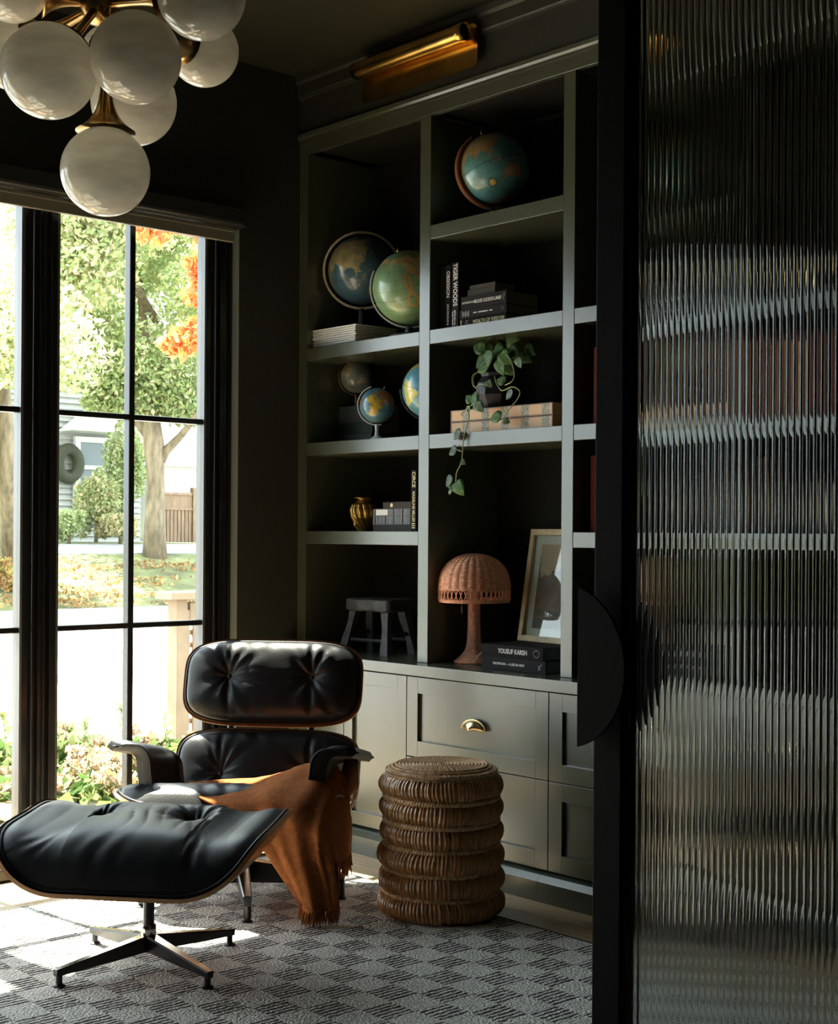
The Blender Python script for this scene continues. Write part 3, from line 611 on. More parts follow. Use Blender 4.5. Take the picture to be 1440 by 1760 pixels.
# shrubs by the house across the street
def shrub(name, x, y0, y1, w, X, cols, label, seed, size=.055, n=4500):
    p = on_x(x, y1, X); dep = (p-CAM).dot(Fw); hgt = (y1-y0)*dep/FPX; ww = w*dep/FPX
    s = empty(name, p, 0, label, 'shrub', 'shrubs across the street')
    cs = [p+Vector((random.uniform(-.3, .3), random.uniform(-.42, .42)*ww, hgt*random.uniform(.22, .78))) for _ in range(9)]
    leaves(cs, [(ww*.28, ww*.28, hgt*.26)]*9, [n//9]*9, size, cols, seed, 'foliage', 'foliage', s)
    q = MB(); q.tube([p+Vector((0, 0, -.1)), p+Vector((0, .05, hgt*.4)), p+Vector((0, -.1, hgt*.7))], [.05, .04, .02], 6); o = q.build('stem', 'bark', s, True); o.location = -s.location
shrub('tall_shrub', 165, 765, 925, 60, -24.6, YE+GR, 'tall yellow-green shrub before the grey house window', 11)
shrub('tall_shrub', 215, 720, 925, 55, -24.9, GR, 'green shrub just left of the thick tree trunk', 12)
shrub('low_hedge', 118, 868, 928, 60, -24.4, GR[:3], 'low dark green hedge under the grey siding wall', 13)
shrub('low_hedge', 205, 880, 935, 60, -24.2, YE, 'low yellowish hedge beside the tree trunk', 14)
shrub('round_shrub', 5, 950, 1040, 46, -19.0, [(.6, .33, .14), (.5, .36, .16), (.34, .34, .1)], 'russet round shrub on the lawn at far left', 15)
shrub('tall_shrub', 5, 850, 960, 60, -21.5, GR, 'dark green bush seen through the left window', 16)
# house across the street
hp = on_x(150, 925, -27.5); hs = empty('grey_house', hp, 0, 'pale grey sided gabled house across the street', 'house')
yA, yB = on_x(-160, 925, -27.5).y, on_x(243, 925, -27.5).y
def hb(name, dims, m, **k): o = box(name, dims, m, hs, **k); o.location = -hs.location; return o
hb('body', (-34, -27.62, yA, yB, .9, 6.2), 'siding')
q = MB(); z = .95
while z < 6.2:
    q.add([(-27.62, yA, z), (-27.62, yB, z), (-27.54, yB, z), (-27.54, yA, z), (-27.60, yA, z+.15), (-27.60, yB, z+.15)], [(0, 1, 2, 3), (3, 2, 5, 4)]); z += .15
o = q.build('siding_boards', 'siding', hs, kind='stuff'); o.location = -hs.location
yc = (yA+yB)/2
q = MB(); q.prism([(yA-.4, 6.1), (yB+.4, 6.1), (yc, 9.0)], -34, -27.3, Matrix(((0, 0, 1, 0), (1, 0, 0, 0), (0, 1, 0, 0), (0, 0, 0, 1)))); o = q.build('roof', 'rooftile', hs); o.location = -hs.location
a = on_x(136, 760, -27.5); b = on_x(182, 905, -27.5); wy, wY, wzt, wzb = a.y, b.y, a.z, b.z
f_ = MB(); tt = .14
f_.box(-27.55, -27.42, wy-tt, wy, wzb, wzt+tt); f_.box(-27.55, -27.42, wY, wY+tt, wzb, wzt+tt); f_.box(-27.55, -27.42, wy, wY, wzt, wzt+tt); f_.box(-27.55, -27.42, wy, wY, wzb+(wzt-wzb)*.68, wzb+(wzt-wzb)*.68+.1)
wo = f_.build('window_frame', 'white', hs); wo.location = -hs.location
p_ = MB(); p_.box(-27.54, -27.50, wy, wY, wzb, wzt); p_.build('pane', 'winglass', wo)
# porch gable over the window
g1, g2 = on_x(115, 742, -27).y, on_x(232, 742, -27).y; gz = on_x(150, 742, -27).z
q = MB(); q.prism([(g1, gz), (g2, gz), ((g1+g2)/2, gz+.75)], -27.5, -26.7, Matrix(((0, 0, 1, 0), (1, 0, 0, 0), (0, 1, 0, 0), (0, 0, 0, 1)))); o = q.build('porch_gable', 'white', hs); o.location = -hs.location
wc = on_x(118, 797, -27.45); q = MB()
q.tube([wc+Vector((0, .28*math.cos(t), .36*math.sin(t))) for t in np.linspace(0, 2*PI, 25)[:-1]], .15, 8, closed=True)
wr = q.build('wreath', mat('dark_wreath', (.05, .055, .035), .9, bump=1, bscale=40), None, True); tag(wr, 'dark oval wreath hung on the siding left of the house window', 'wreath')
# garage to the right
ga = empty('garage', on_x(320, 900, -29), 0, 'white garage with a low roof behind the board fence', 'building')
y1_, y2_ = on_x(275, 900, -29).y, on_x(470, 900, -29).y
for nm, dm, mm in (('wall', (-34, -29, y1_, y2_, .9, 3.0), 'white'), ('roof', (-34.3, -28.6, y1_-.3, y2_+.3, 3.0, 3.6), 'white')):
    o = box(nm, dm, mm, ga); o.location = -ga.location
# board fence
fe = empty('board_fence', on_x(300, 930, -25.2), 0, 'brown board fence right of the big trunk', 'fence'); ya, yb = on_x(272, 930, -25.2).y, on_x(329, 930, -25.2).y; zt, zb = on_x(300, 848, -25.2).z, on_x(300, 932, -25.2).z
n = 9
for i in range(n):
    w = (yb-ya)/n; o = box('board', (-25.22, -25.18, ya+i*w+.012, ya+(i+1)*w-.012, zb, zb+(zt-zb)*.66), 'cedar', fe); o.location = -fe.location
for zz in (zt-.04, zb+(zt-zb)*.66): 
    o = box('rail', (-25.25, -25.15, ya, yb, zz, zz+.06), 'cedar', fe); o.location = -fe.location
o = box('top_board', (-25.22, -25.18, ya, yb, zb+(zt-zb)*.68, zt-.04), 'cedar', fe); o.location = -fe.location
o = box('post', (-25.27, -25.13, yb, yb+.14, zb, zt+.15), 'cedar', fe); o.location = -fe.location
# porch screen with lattice close to the window
Xl = -2.2
sc_ = empty('lattice_screen', on_x(320, 1300, Xl), 0, 'pale wooden screen post with lattice just outside the window', 'screen')
p0, p1, p2 = on_x(296, 1100, Xl).y, on_x(314, 1100, Xl).y, on_x(318, 1100, Xl).y; ztp = on_x(300, 1030, Xl).z; zcap = on_x(300, 1017, Xl).z
def sb(name, dims, bev=.004): o = box(name, dims, 'lattice', sc_, bev); o.location = -sc_.location; return o
sb('post', (Xl-.05, Xl+.05, p0, p1, -.2, ztp)); sb('cap', (Xl-.09, Xl+.09, p0-.06, p1+.9, ztp, zcap)); sb('inner_frame', (Xl-.03, Xl+.03, p1, p1+.028, -.2, ztp-.06)); sb('top_rail', (Xl-.03, Xl+.03, p1+.028, p1+.9, ztp-.12, ztp-.02))
zz = -.1
while zz < ztp-.13:
    sb('slat', (Xl-.014, Xl-.002, p1+.028, p1+.9, zz, zz+.03), .002); zz += .072
yy = p1+.06
while yy < p1+.88:
    sb('slat', (Xl+.002, Xl+.014, yy, yy+.03, -.2, ztp-.12), .002); yy += .072
# hydrangeas
hyd = [(40, 1400, 6.4), (115, 1365, 6.9), (175, 1385, 6.3), (150, 1310, 7.6), (215, 1330, 7.3), (255, 1345, 6.9), (300, 1330, 7.4), (5, 1350, 7.2), (60, 1330, 7.6), (210, 1400, 6.2)]
posw = ['beside the post between the windows', 'low at the left pane', 'in front, at the foot of the middle pane', 'at the back, left of the glazing bar', 'behind the glazing bar', 'right of the glazing bar', 'beside the lattice screen', 'at the far left window', 'hidden partly by the black post', 'nearest the sill behind the footstool']
for k, (x, y, d_) in enumerate(hyd):
    c = at_d(x, y, d_); c.z = min(c.z, .02); b = Vector((c.x, c.y, -.2))
    h_ = empty('hydrangea', b, 0, 'hydrangea bush with cream pink heads ' + posw[k], 'shrub', 'hydrangeas under the window')
    top = at_d(x, y, d_).z
    leaves([c+Vector((random.uniform(-.15, .15), random.uniform(-.15, .15), random.uniform(-.12, .02))) for _ in range(4)], [(.22, .22, .16)]*4, [420]*4, .042, [(.07, .13, .035), (.12, .19, .05), (.17, .23, .07), (.24, .27, .11)], 20+k, 'foliage', 'foliage', h_, up=.3)
    for j in range(6):
        fc = c+Vector((random.uniform(-.2, .2), random.uniform(-.2, .2), random.uniform(.02, .17)))
        leaves([fc], [(.075, .075, .06)], [130], .020, PK, 60+k*9+j, 'flower_head', 'foliage', h_)
for k, (x, y, d_) in enumerate(((146, 1240, 7.2), (282, 1242, 7.4), (205, 1205, 7.0), (3, 1230, 7))):
    b = at_d(x, y+140, d_); q = MB(); tp = at_d(x, y-10, d_); b.z = -.2
    q.tube([b, (b+tp)/2+Vector((.03, .02, 0)), tp], [.006, .004, .002], 5); hs_ = q.build('stem_shoot', 'vine', None, True); tag(hs_, ['upright leafy shoot left of the glazing bar', 'thin twiggy shoot beside the lattice screen', 'tall shoot reaching over the hydrangeas by the glazing bar', 'thin shoot in the left window'][k], 'plant')
    lf = leaves([tp+Vector((0, 0, -.03)), tp+Vector((0, .02, -.1))], [(.03, .03, .06)]*2, [16]*2, .025, GR, 90+k, 'leaf', 'foliage', None, kind='stuff'); lf.parent = hs_

# ================= UPHOLSTERY =================
def bend(s, s0, R, amax):
    """sheet coordinate s -> (x, n, angle): flat centre, sides curling up with radius R"""
    a = abs(s); sg = 1 if s >= 0 else -1
    if a <= s0: return s, 0.0, 0.0
    th = min((a-s0)/R, amax); ex = (a-s0)-th*R
    x = s0+R*math.sin(th)+ex*math.cos(th); n = R*(1-math.cos(th))+ex*math.sin(th); return sg*x, n, sg*th
def make_panel(parent, origin, V, N, a, b, Hc, s0, Rb, amax, buttons, seed, shellname='shell', cushname='cushion', cv=0.0, nu=110, nv=80, nexp=5, shell=True, grow=.012, wr=1.0, droop=None, shm='rosewood', pleat=0):
    """one bent plywood shell with a tufted leather cushion on its inner face"""
    V = Vector(V).normalized(); N = Vector(N).normalized(); X = Vector((1, 0, 0)); O = Vector(origin); rr = random.Random(seed)
    def P(s, t, h):
        x, n, th = bend(s, s0, Rb, amax); base = O + X*x + V*t + N*(n+cv*t*t)
        nv_ = (-X*math.sin(th) + N*math.cos(th)); nv_ = (nv_ - V*(2*cv*t)).normalized(); return base+nv_*h
    def sq(u, v):
        mx = max(abs(u), abs(v))
        if mx < 1e-9: return 0, 0, 0
        q = (abs(u)**nexp+abs(v)**nexp)**(1/nexp); return u*mx/q, v*mx/q, mx
    phs = [[rr.uniform(0, 6.28) for _ in range(6)] for _ in buttons]
    def H_(u, v):
        su, sv, r = sq(u, v); s, t = su*a, sv*b
        prof = max(0, 1-r**5)**.42; h = Hc*prof*(1-.10*r*r); edge = min(1, prof*1.2)
        for k, (bs, bt) in enumerate(buttons):
            dx, dy = s-bs, t-bt; dd = math.hypot(dx, dy); th = math.atan2(dy, dx); p = phs[k]
            h -= Hc*.42*math.exp(-(dd/.042)**1.3)*edge
            fold = (.5*math.sin(5*th+p[0]+dd*9)+.9*math.sin(9*th+p[1]-dd*14)+.8*math.sin(15*th+p[2]+dd*11)*max(0, math.sin(th+p[3]*.1)))*(.45+.55*abs(math.sin(th)))
            h += wr*.0026*fold*math.exp(-(dd/.10)**2)*(1-math.exp(-(dd/.018)**2))*edge
            h -= wr*.008*math.exp(-(dx/.010+math.sin(t*20+p[4])*.5)**2)*math.exp(-(dd/.13)**2)*(1-math.exp(-(dd/.03)**2))*edge*.6
        h += wr*.0022*math.sin(s*90+math.sin(t*30+seed)*2.0+seed)*math.exp(-((1-abs(v))/.28)**2)*edge*(.5+.5*math.sin(s*23+seed))
        h += .002*math.sin(s*17+t*11+seed)*edge
        if pleat: h += pleat*(abs(math.sin(s*62+1.6*math.sin(t*14+s*9)))**.5-.6)*math.exp(-((t+.01)/.11)**2)*math.exp(-((s+.02)/.20)**2)*(.55+.45*math.sin(s*31+2))*edge
        if droop: h += droop(s, t)*edge
        return su*a, sv*b, h
    mb = MB()
    mb.grid(lambda u, v: P(*H_(2*u-1, 2*v-1)), nu, nv)
    def low(u, v):
        su, sv, r = sq(2*u-1, 2*v-1); return P(su*a, sv*b, .003)
    mb.grid(low, 30, 24, flip=True); c = mb.build(cushname, 'leather', parent, True)
    # piping round the seam
    q = MB(); pts = []
    for k in range(120):
        th = 2*PI*k/120; u, v = math.cos(th), math.sin(th); mx = max(abs(u), abs(v)); su, sv, r = sq(u/mx, v/mx); pts.append(P(su*a*1.004, sv*b*1.004, .006))
    q.tube(pts, .0042, 6, closed=True); q.build('piping', 'leather', c, True)
    for bs, bt in buttons:
        u = bs/a; v = bt/b; h = H_(u, v)[2]; q = MB(); pc = P(bs, bt, h+.001); nn = (P(bs, bt, h+.01)-pc).normalized()
        T = Matrix.Translation(pc) @ nn.to_track_quat('Z', 'Y').to_matrix().to_4x4(); q.lathe([(.010, -.002), (.0095, .002), (.006, .0045), (.001, .0055)], 16, T); q.build('button', 'leather', c, True)
    if shell:
        g = grow; A, B = a+g, b+g; t1 = .011; mb = MB(); n1, n2 = 70, 40
        def sh(h):
            def f(u, v):
                su, sv, r = sq(2*u-1, 2*v-1); return P(su*A, sv*B, h)
            return f
        mb.grid(sh(-.0005), n1, n2, mi=0); mb.grid(sh(-t1), n1, n2, flip=True, mi=0)
        ring = []; K = 200; vs = []
        for k in range(K):
            th = 2*PI*k/K; u, v = math.cos(th), math.sin(th); mx = max(abs(u), abs(v)); su, sv, r = sq(u/mx, v/mx)
            vs.append(P(su*A*1.0008, sv*B*1.0008, 0)); vs.append(P(su*A*1.0008, sv*B*1.0008, -t1))
        mb.add(vs, [(2*k, 2*((k+1) % K), 2*((k+1) % K)+1, 2*k+1) for k in range(K)], mi=1)
        mb.build(shellname, [shm, 'ply'], parent, 'auto')
    return P
def star_base(parent, n, ph0, r, zt_in, zb_in, zt_out, zb_out, colr, coltop, w0=.036, w1=.022, pin=.0085):
    q = MB(); q.lathe([(colr*1.25, zb_in-.002), (colr*1.25, zt_in-.005), (colr*1.05, zt_in), ], 24); q.build('hub', 'castblack', parent, 'auto')
    q = MB(); q.lathe([(colr, zt_in), (colr, coltop)], 24); q.build('column', 'castblack', parent, 'auto')
    q = MB(); q.lathe([(colr*1.30, zt_in-.002), (colr*1.34, zt_in+.004), (colr*1.34, zt_in+.024), (colr*1.2, zt_in+.028)], 28); q.build('collar', 'polished', parent, 'auto', label='bright ribbed metal collar')
    for k in range(n):
        a = ph0+2*PI*k/n; q = MB(); c_, s_ = math.cos(a), math.sin(a)
        def pt(x, y, z): return (x*c_-y*s_, x*s_+y*c_, z)
        secs = []
        for f in (0, .35, .7, 1.0):
            x = colr*.8+(r+.012-colr*.8)*f; w = (w0+(w1-w0)*f)/2; zt = zt_in+(zt_out-zt_in)*f; zb = zb_in+(zb_out-zb_in)*f**.8
            secs.append([pt(x, -w, zt-.004), pt(x, -w*.75, zt), pt(x, w*.75, zt), pt(x, w, zt-.004), pt(x, w*.7, zb), pt(x, -w*.7, zb)])
        vs = [p for s in secs for p in s]; fs = []
        mis = []
        for i in range(3):
            for j in range(6): fs.append((i*6+j, i*6+(j+1) % 6, i*6+6+(j+1) % 6, i*6+6+j)); mis.append(1 if j == 1 else 0)
        fs += [tuple(range(6))[::-1], tuple(18+j for j in range(6))]; mis += [0, 0]
        q.add(vs, fs); q.mi = mis; lg = q.build('leg', ['castblack', 'polished'], parent)
        q = MB(); q.lathe([(.016, 0.0), (.016, .004), (.009, .008), (pin, .012), (pin, zb_out+.004)], 16, Matrix.Translation(pt(r, 0, 0))); q.build('glide', 'castblack', lg, 'auto', label='black foot glide')

# ----- ottoman -----
ot = empty('ottoman', (1.285, -1.48, RZ), R_(39), 'black leather ottoman with walnut shell on a four-legged metal base', 'footstool')
star_base(ot, 4, R_(-90-39+2), .275, .085, .040, .046, .028, .0155, .235)
def odroop(s, t): return -.045*max(0, (abs(s)-.12)/.30)**1.5 - .010*max(0, (-t-.16)/.1)**2
make_panel(ot, (.0, .0, .258), (0, .995, .07), (0, -.07, .995), .418, .262, .158, .16, .20, 1.02, [(-.170, .075), (.110, .075)], 3, droop=odroop, nexp=4.2, wr=1.3, nu=190, nv=120, cv=.22, pleat=.0062)
# ----- lounge chair -----
CH = (.821, -.848, RZ); CR = R_(41)
lc_ = empty('lounge_chair', CH, CR, 'black tufted leather lounge chair with walnut shells beside the window', 'armchair')
star_base(lc_, 5, R_(-31.6-41), .335, .120, .045, .082, .050, .018, .25, .048, .028, .012)
def vN(tilt): return (0, math.sin(tilt), math.cos(tilt)), (0, -math.cos(tilt), math.sin(tilt))
# seat
make_panel(lc_, (-.012, -.01, .262), (0, .97, -.23), (0, .23, .97), .375, .285, .085, .19, .26, .9, [], 8, wr=2.2, nexp=4, cv=.12, pleat=.006, droop=lambda s, t: .012*(1-(s/.37)**2))
# lower back
V_, N_ = vN(R_(19))
make_panel(lc_, (.012, .315, .352), V_, N_, .318, .142, .060, .22, .42, .8, [(-.155, -.015), (.155, -.015)], 15, wr=1.4, nexp=4.2)
# headrest
V_, N_ = vN(R_(17))
make_panel(lc_, (.010, .412, .655), V_, N_, .312, .146, .070, .24, .5, .8, [(-.148, .012), (.148, .012)], 22, wr=1.4, nexp=4.0)
# back spacers
for sx in (-.135, .155):
    q = MB(); q.tube([(sx, .345, .36), (sx, .372, .46), (sx, .398, .54), (sx, .435, .68)], .011, 8); q.build('back_brace', 'castblack', lc_, True)
q = MB(); q.lathe([(.075, .262), (.085, .268), (.085, .280), (.02, .285)], 24); q.build('seat_mount', 'castblack', lc_, 'auto')
# arms: bent pads
def arm(sg):
    q = MB(); prof = []  # centreline in (x,z): outward tip -> bend -> down to the seat
    x0, xb, zt = .402, .325, .482
    pts = [(x0, zt-.004), (x0-.03, zt), (xb+.02, zt)]
    for k in range(1, 9):
        a = PI/2+PI/2*k/8*.92; pts.append((xb+.02+.055*math.cos(a), zt-.055+.055*math.sin(a)))
    xe, ze = pts[-1]; pts += [(xe-.004, ze-.04), (xe-.012, ze-.085), (xe-.02, ze-.125)]
    n = len(pts); y0, y1 = -.20, .17
    def C(f):
        i = min(n-2, int(f*(n-1))); g = f*(n-1)-i; p, r = pts[i], pts[i+1]; return Vector((p[0]+(r[0]-p[0])*g, p[1]+(r[1]-p[1])*g))
    def nrm(f):
        a = C(max(0, f-.04)); b = C(min(1, f+.04)); d = (b-a).normalized(); return Vector((d.y, -d.x))
    th = .034
    def P(u, v):   # u round the section, v along the length
        # closed section: top side f 0..1 offset +, back side f 1..0 offset -
        f = u*2 if u < .5 else 2-2*u; off = th*(.5)*(1 if u < .5 else -1); e = min(f/.03, (1-f)/.03, 1.0); off *= math.sqrt(max(0, 1-(1-e)**2))*1.0
        v2 = v*2-1; ly = y0+(y1-y0)*v; ee = min((1-abs(v2))/.06, 1); sc = math.sqrt(max(0.0, 1-(1-ee)**2)); off *= (.15+.85*sc)
        shr = 1-.10*(1-sc); c = C(f); nn = nrm(f); drop = 0
        if f < .3: ly = ly + (.0 if v > .3 else 0)
        return (sg*(c.x*shr - nn.x*off*-1+.0)+.012, ly, c.y + nn.y*off - .20*(ly-y0) + .03)
    q.grid(P, 60, 34, cu=True, flip=(sg < 0)); ends = len(q.v)
    pad = q.build('arm_pad', 'leather', lc_, True)
    q = MB(); pr = []
    for v in np.linspace(0.0, 1, 24): pr.append(P(.0, v))
    q.tube(pr, .004, 6); 
    for uu in (.0,):
        pass
    q.tube([P(f, .0) for f in np.linspace(0, .5, 30)], .004, 6); q.build('piping', 'leather', pad, True)
    q = MB(); q.tube([(sg*.350+.012, .02, .455), (sg*.340+.012, .04, .37), (sg*.31+.01, .07, .27)], [.022, .036, .030], 10); q.build('arm_support', 'rosewood', lc_, True)
arm(1); arm(-1)

# ----- throw -----
tw = empty('throw_blanket', Vector(CH), CR, 'rust fringed wool throw draped over the right side of the lounge chair seat', 'blanket')
# control net in chair space: rows run across (left edge -> right edge), columns from back of the seat down over the front to the floor
NET = [
 [(-.16, -.03, .420), (.02, .06, .420), (.14, .10, .440), (.235, .10, .470), (.292, .06, .490), (.33, .02, .44), (.37, .0, .32), (.365, -.0, .22)],
 [(-.15, -.10, .430), (.02, -.05, .440), (.14, -.03, .462), (.235, -.03, .490), (.300, -.05, .497), (.355, -.06, .43), (.375, -.06, .32), (.37, -.05, .215)],
 [(-.11, -.20, .425), (.03, -.18, .440), (.14, -.16, .462), (.23, -.17, .470), (.300, -.17, .465), (.355, -.17, .40), (.372, -.16, .31), (.37, -.15, .21)],
 [(-.03, -.31, .395), (.06, -.315, .400), (.14, -.31, .415), (.22, -.31, .415), (.290, -.30, .40), (.34, -.29, .35), (.36, -.27, .29), (.355, -.25, .20)],
 [(.075, -.345, .32), (.12, -.355, .325), (.17, -.36, .335), (.225, -.36, .335), (.28, -.35, .32), (.325, -.34, .29), (.35, -.32, .25), (.36, -.30, .18)],
 [(.155, -.34, .22), (.18, -.355, .22), (.215, -.365, .22), (.25, -.36, .22), (.285, -.35, .22), (.315, -.34, .21), (.342, -.33, .19), (.355, -.32, .15)],
 [(.205, -.33, .13), (.225, -.35, .13), (.25, -.36, .13), (.28, -.355, .13), (.305, -.345, .13), (.325, -.335, .13), (.345, -.32, .13), (.355, -.32, .12)],
 [(.235, -.33, .060), (.250, -.345, .058), (.27, -.355, .058), (.29, -.35, .058), (.310, -.34, .058), (.325, -.33, .06), (.340, -.32, .062), (.350, -.32, .07)]]
NETv = [[Vector((p[0]+(.03*(i-3)/4 if i > 3 else 0), p[1], p[2]-(.052 if i < 3 else .03 if i == 3 else 0))) for p in r] for i, r in enumerate(NET)]
def cr(p0, p1, p2, p3, t): return .5*((2*p1)+(p2-p0)*t+(2*p0-5*p1+4*p2-p3)*t*t+(3*p1-p0-3*p2+p3)*t*t*t)
def crl(L, t):
    n = len(L)-1; i = min(n-1, int(t*n)); f = t*n-i; g = lambda k: L[max(0, min(n, k))]; return cr(g(i-1), g(i), g(i+1), g(i+2), f)
def TW(u, v, h=0):
    p = crl([crl(r, u) for r in NETv], v)
    e = .012
    a = crl([crl(r, min(1, u+e)) for r in NETv], v)-crl([crl(r, max(0, u-e)) for r in NETv], v); b = crl([crl(r, u) for r in NETv], min(1, v+e))-crl([crl(r, u) for r in NETv], max(0, v-e))
    n = a.cross(b); n = n.normalized() if n.length > 1e-9 else Vector((0, 0, 1))
    if n.z < -.3: n = -n
    w = .010*math.sin(u*13+v*3)*smoothstep(.35, .9, v) + .006*math.sin(u*9-v*7)+.003*math.sin(u*31+v*9) + .014*math.exp(-((u-.62-.10*v)/.035)**2)*smoothstep(.05, .3, v)
    hang = smoothstep(.0, .25, v)
    rib = .0016*math.sin(v*PI*2*70)*(1 if .16 < v < .20 or .27 < v < .32 else 0)*(1 if u < .6 else .3)
    return p - n*(w*.8+rib) if n.y > 0 else p + n*(w*.8+rib)
q = MB(); nu, nv = 90, 120
q.grid(lambda u, v: TW(u, v), nu, nv)
cl_ = q.build('cloth', 'rust', tw, True); md = cl_.modifiers.new('s', 'SOLIDIFY'); md.thickness = .006; md.offset = 0
def fringe(pts_dirs, name, L):
    q = MB()
    for p, j in pts_dirs:
        for s in range(2):
            a = random.uniform(-.012, .012); b_ = random.uniform(-.012, .012); l = L*random.uniform(.75, 1.1)
            z1 = max(.004, p.z-l)
            q.tube([p, p+Vector((a*.5, b_*.5, (z1-p.z)*.5)), Vector((p.x+a, p.y+b_, z1))], [.0032, .0030, .0014], 5)
        q.tube([p+Vector((0, 0, .004)), p+Vector((0, 0, -.012))], [.006, .0055], 6)
    q.build(name, 'rust', tw, True)
fringe([(TW(u, 1.0), u) for u in np.linspace(.01, .99, 34)], 'fringe', .055)
fringe([(TW(1.0, v), v) for v in np.linspace(.02, .98, 46)], 'fringe', .06)

# ================= WOVEN DRUM =================
DC = Vector((1.40, -.49, RZ)); dr = empty('woven_drum_stool', DC, 0, 'tall brown drum stool of six bound rattan rings on the rug', 'stool')
nr = 6; pitch = .0735; zr = .0
for k in range(nr):
    q = MB(); zc = .037+k*pitch; n = 360; m_ = 14; ph = random.uniform(0, 6); jit = [random.uniform(-.4, .4) for _ in range(120)]
    def P(u, v, zc=zc, ph=ph, jit=jit, k=k):
        th = 2*PI*u; a = 2*PI*v; c = u*92; ci = int(c) % 92; f = c-int(c)
        ridge = .0072*abs(math.sin(PI*f))**.5 * (1+.5*jit[ci]) - .0035
        ridge += .002*math.sin(th*7+ph)+.0012*math.sin(th*190+a*2)*max(0, math.cos(a))
        rm = .0415 if k < nr-1 else .038; R0 = .152+.003*math.sin(ph+k)
        tw_ = th+.05*math.sin(a+ph)*(.5+jit[ci]); rr = R0+(rm*1.05+ridge)*math.cos(a)
        return (rr*math.cos(tw_), rr*math.sin(tw_), max(0.0005, zc+(rm*.93+ridge*.8)*math.sin(a)))
    q.grid(P, 92*6, m_+8, cu=True, cv=True); q.build('rattan_ring', 'rattan', dr, True)
    if k < nr-1:
        q = MB(); zz = zc+pitch/2
        for s in range(2):
            q.tube([((.177+.0050*math.cos(t*62+s*PI))*math.cos(t), (.177+.0050*math.cos(t*62+s*PI))*math.sin(t), zz+.0055*math.sin(t*62+s*PI)) for t in np.linspace(0, 2*PI, 500)[:-1]], .0052, 5, closed=True)
        q.build('braided_rope', 'rattandk', dr, True)
q = MB(); q.lathe([(.150, .425), (.166, .430), (.168, .450), (.150, .458)], 60); q.build('top_plate', 'rattan', dr, 'auto')
for j, rr in enumerate(np.linspace(.012, .165, 15)):
    q = MB(); zz = .4625-.012*max(0, (rr-.145)/.02)
    for s in range(2):
        w = max(3, int(rr*420)); q.tube([((rr+.0022*math.cos(t*w+s*PI))*math.cos(t), (rr+.0022*math.cos(t*w+s*PI))*math.sin(t), zz+.0025*math.sin(t*w+s*PI)) for t in np.linspace(0, 2*PI, max(40, w*6))[:-1]], .0035, 5, closed=True)
    q.build('coil', 'rattandk', dr, True)
for k in range(2):
    q = MB()
    for s in range(2): q.tube([((.171+.003*math.cos(t*80+s*PI))*math.cos(t), (.171+.003*math.cos(t*80+s*PI))*math.sin(t), .437+k*.011+.0035*math.sin(t*80+s*PI)) for t in np.linspace(0, 2*PI, 560)[:-1]], .0038, 5, closed=True)
    q.build('rim_braid', 'rattandk', dr, True)

# ================= CHANDELIER =================
HC = at_d(170, 8, 3.42); chn = empty('globe_chandelier', (HC.x, HC.y, H), 0, 'brass chandelier clustered with unlit milk glass globes', 'chandelier'); LO_ = -Vector((HC.x, HC.y, H))
q = MB(); q.lathe([(.012, HC.z), (.012, H-.03)], 16, Matrix.Translation((HC.x, HC.y, 0))); o = q.build('stem', 'bronze', chn, True); o.location = LO_
q = MB(); q.lathe([(.06, H-.03), (.07, H-.012), (.07, H-.001)], 32, Matrix.Translation((HC.x, HC.y, 0))); o = q.build('canopy', 'bronze', chn, 'auto'); o.location = LO_
q = MB(); q.lathe([(.002, -.05), (.03, -.042), (.046, -.015), (.048, .01), (.035, .035), (.012, .05)], 28, Matrix.Translation(HC)); o = q.build('hub', 'bronze', chn, True); o.location = LO_
GL = [(83, 122, 81, 3.15), (233, 99, 78, 3.10), (181, 295, 76, 3.36), (230, 176, 73, 3.62), (350, 88, 60, 3.75), (346, -9, 76, 3.20), (20, -25, 62, 3.35), (22, 92, 62, 3.55), (196, 100, 58, 3.85), (187, -52, 60, 3.75), (100, -120, 75, 3.35), (280, -140, 75, 3.5)]
for x, y, rp, d_ in GL:
    c = at_d(x, y, d_); r = rp*d_/FPX
    q = MB(); n1, n2 = 64, 40
    q.grid(lambda u, v: (r*math.sin(PI*v)*math.cos(2*PI*u), r*math.sin(PI*v)*math.sin(2*PI*u), -r*math.cos(PI*v)), n1, n2, cu=True, flip=False)
    g_ = q.build('glass_globe', 'milk', chn, True); g_.location = c+LO_
    hub = HC.copy()
    dv = (hub-c); L = dv.length; e = dv/L
    if x == 181: e = Vector((0, 0, 1)); dv = Vector((0, 0, HC.z-c.z-.03)); L = dv.length
    q = MB(); pts = []; rad = []
    for f in np.linspace(0, 1, 22):
        s_ = r*.90+(L-r*.90)*f; pts.append(c+e*s_); rad.append(.010+(.060 if rp > 65 else .05)*math.exp(-f*(L-r*.9)/.035)) if True else None
    rad = [min(x_, math.sqrt(max(1e-6, r*r-(min(r, (p-c).length))**2))+x_) for x_, p in zip(rad, pts)]
    q.tube(pts, rad, 22); o = q.build('arm', 'bronze', chn, True, label=None); o.location = LO_

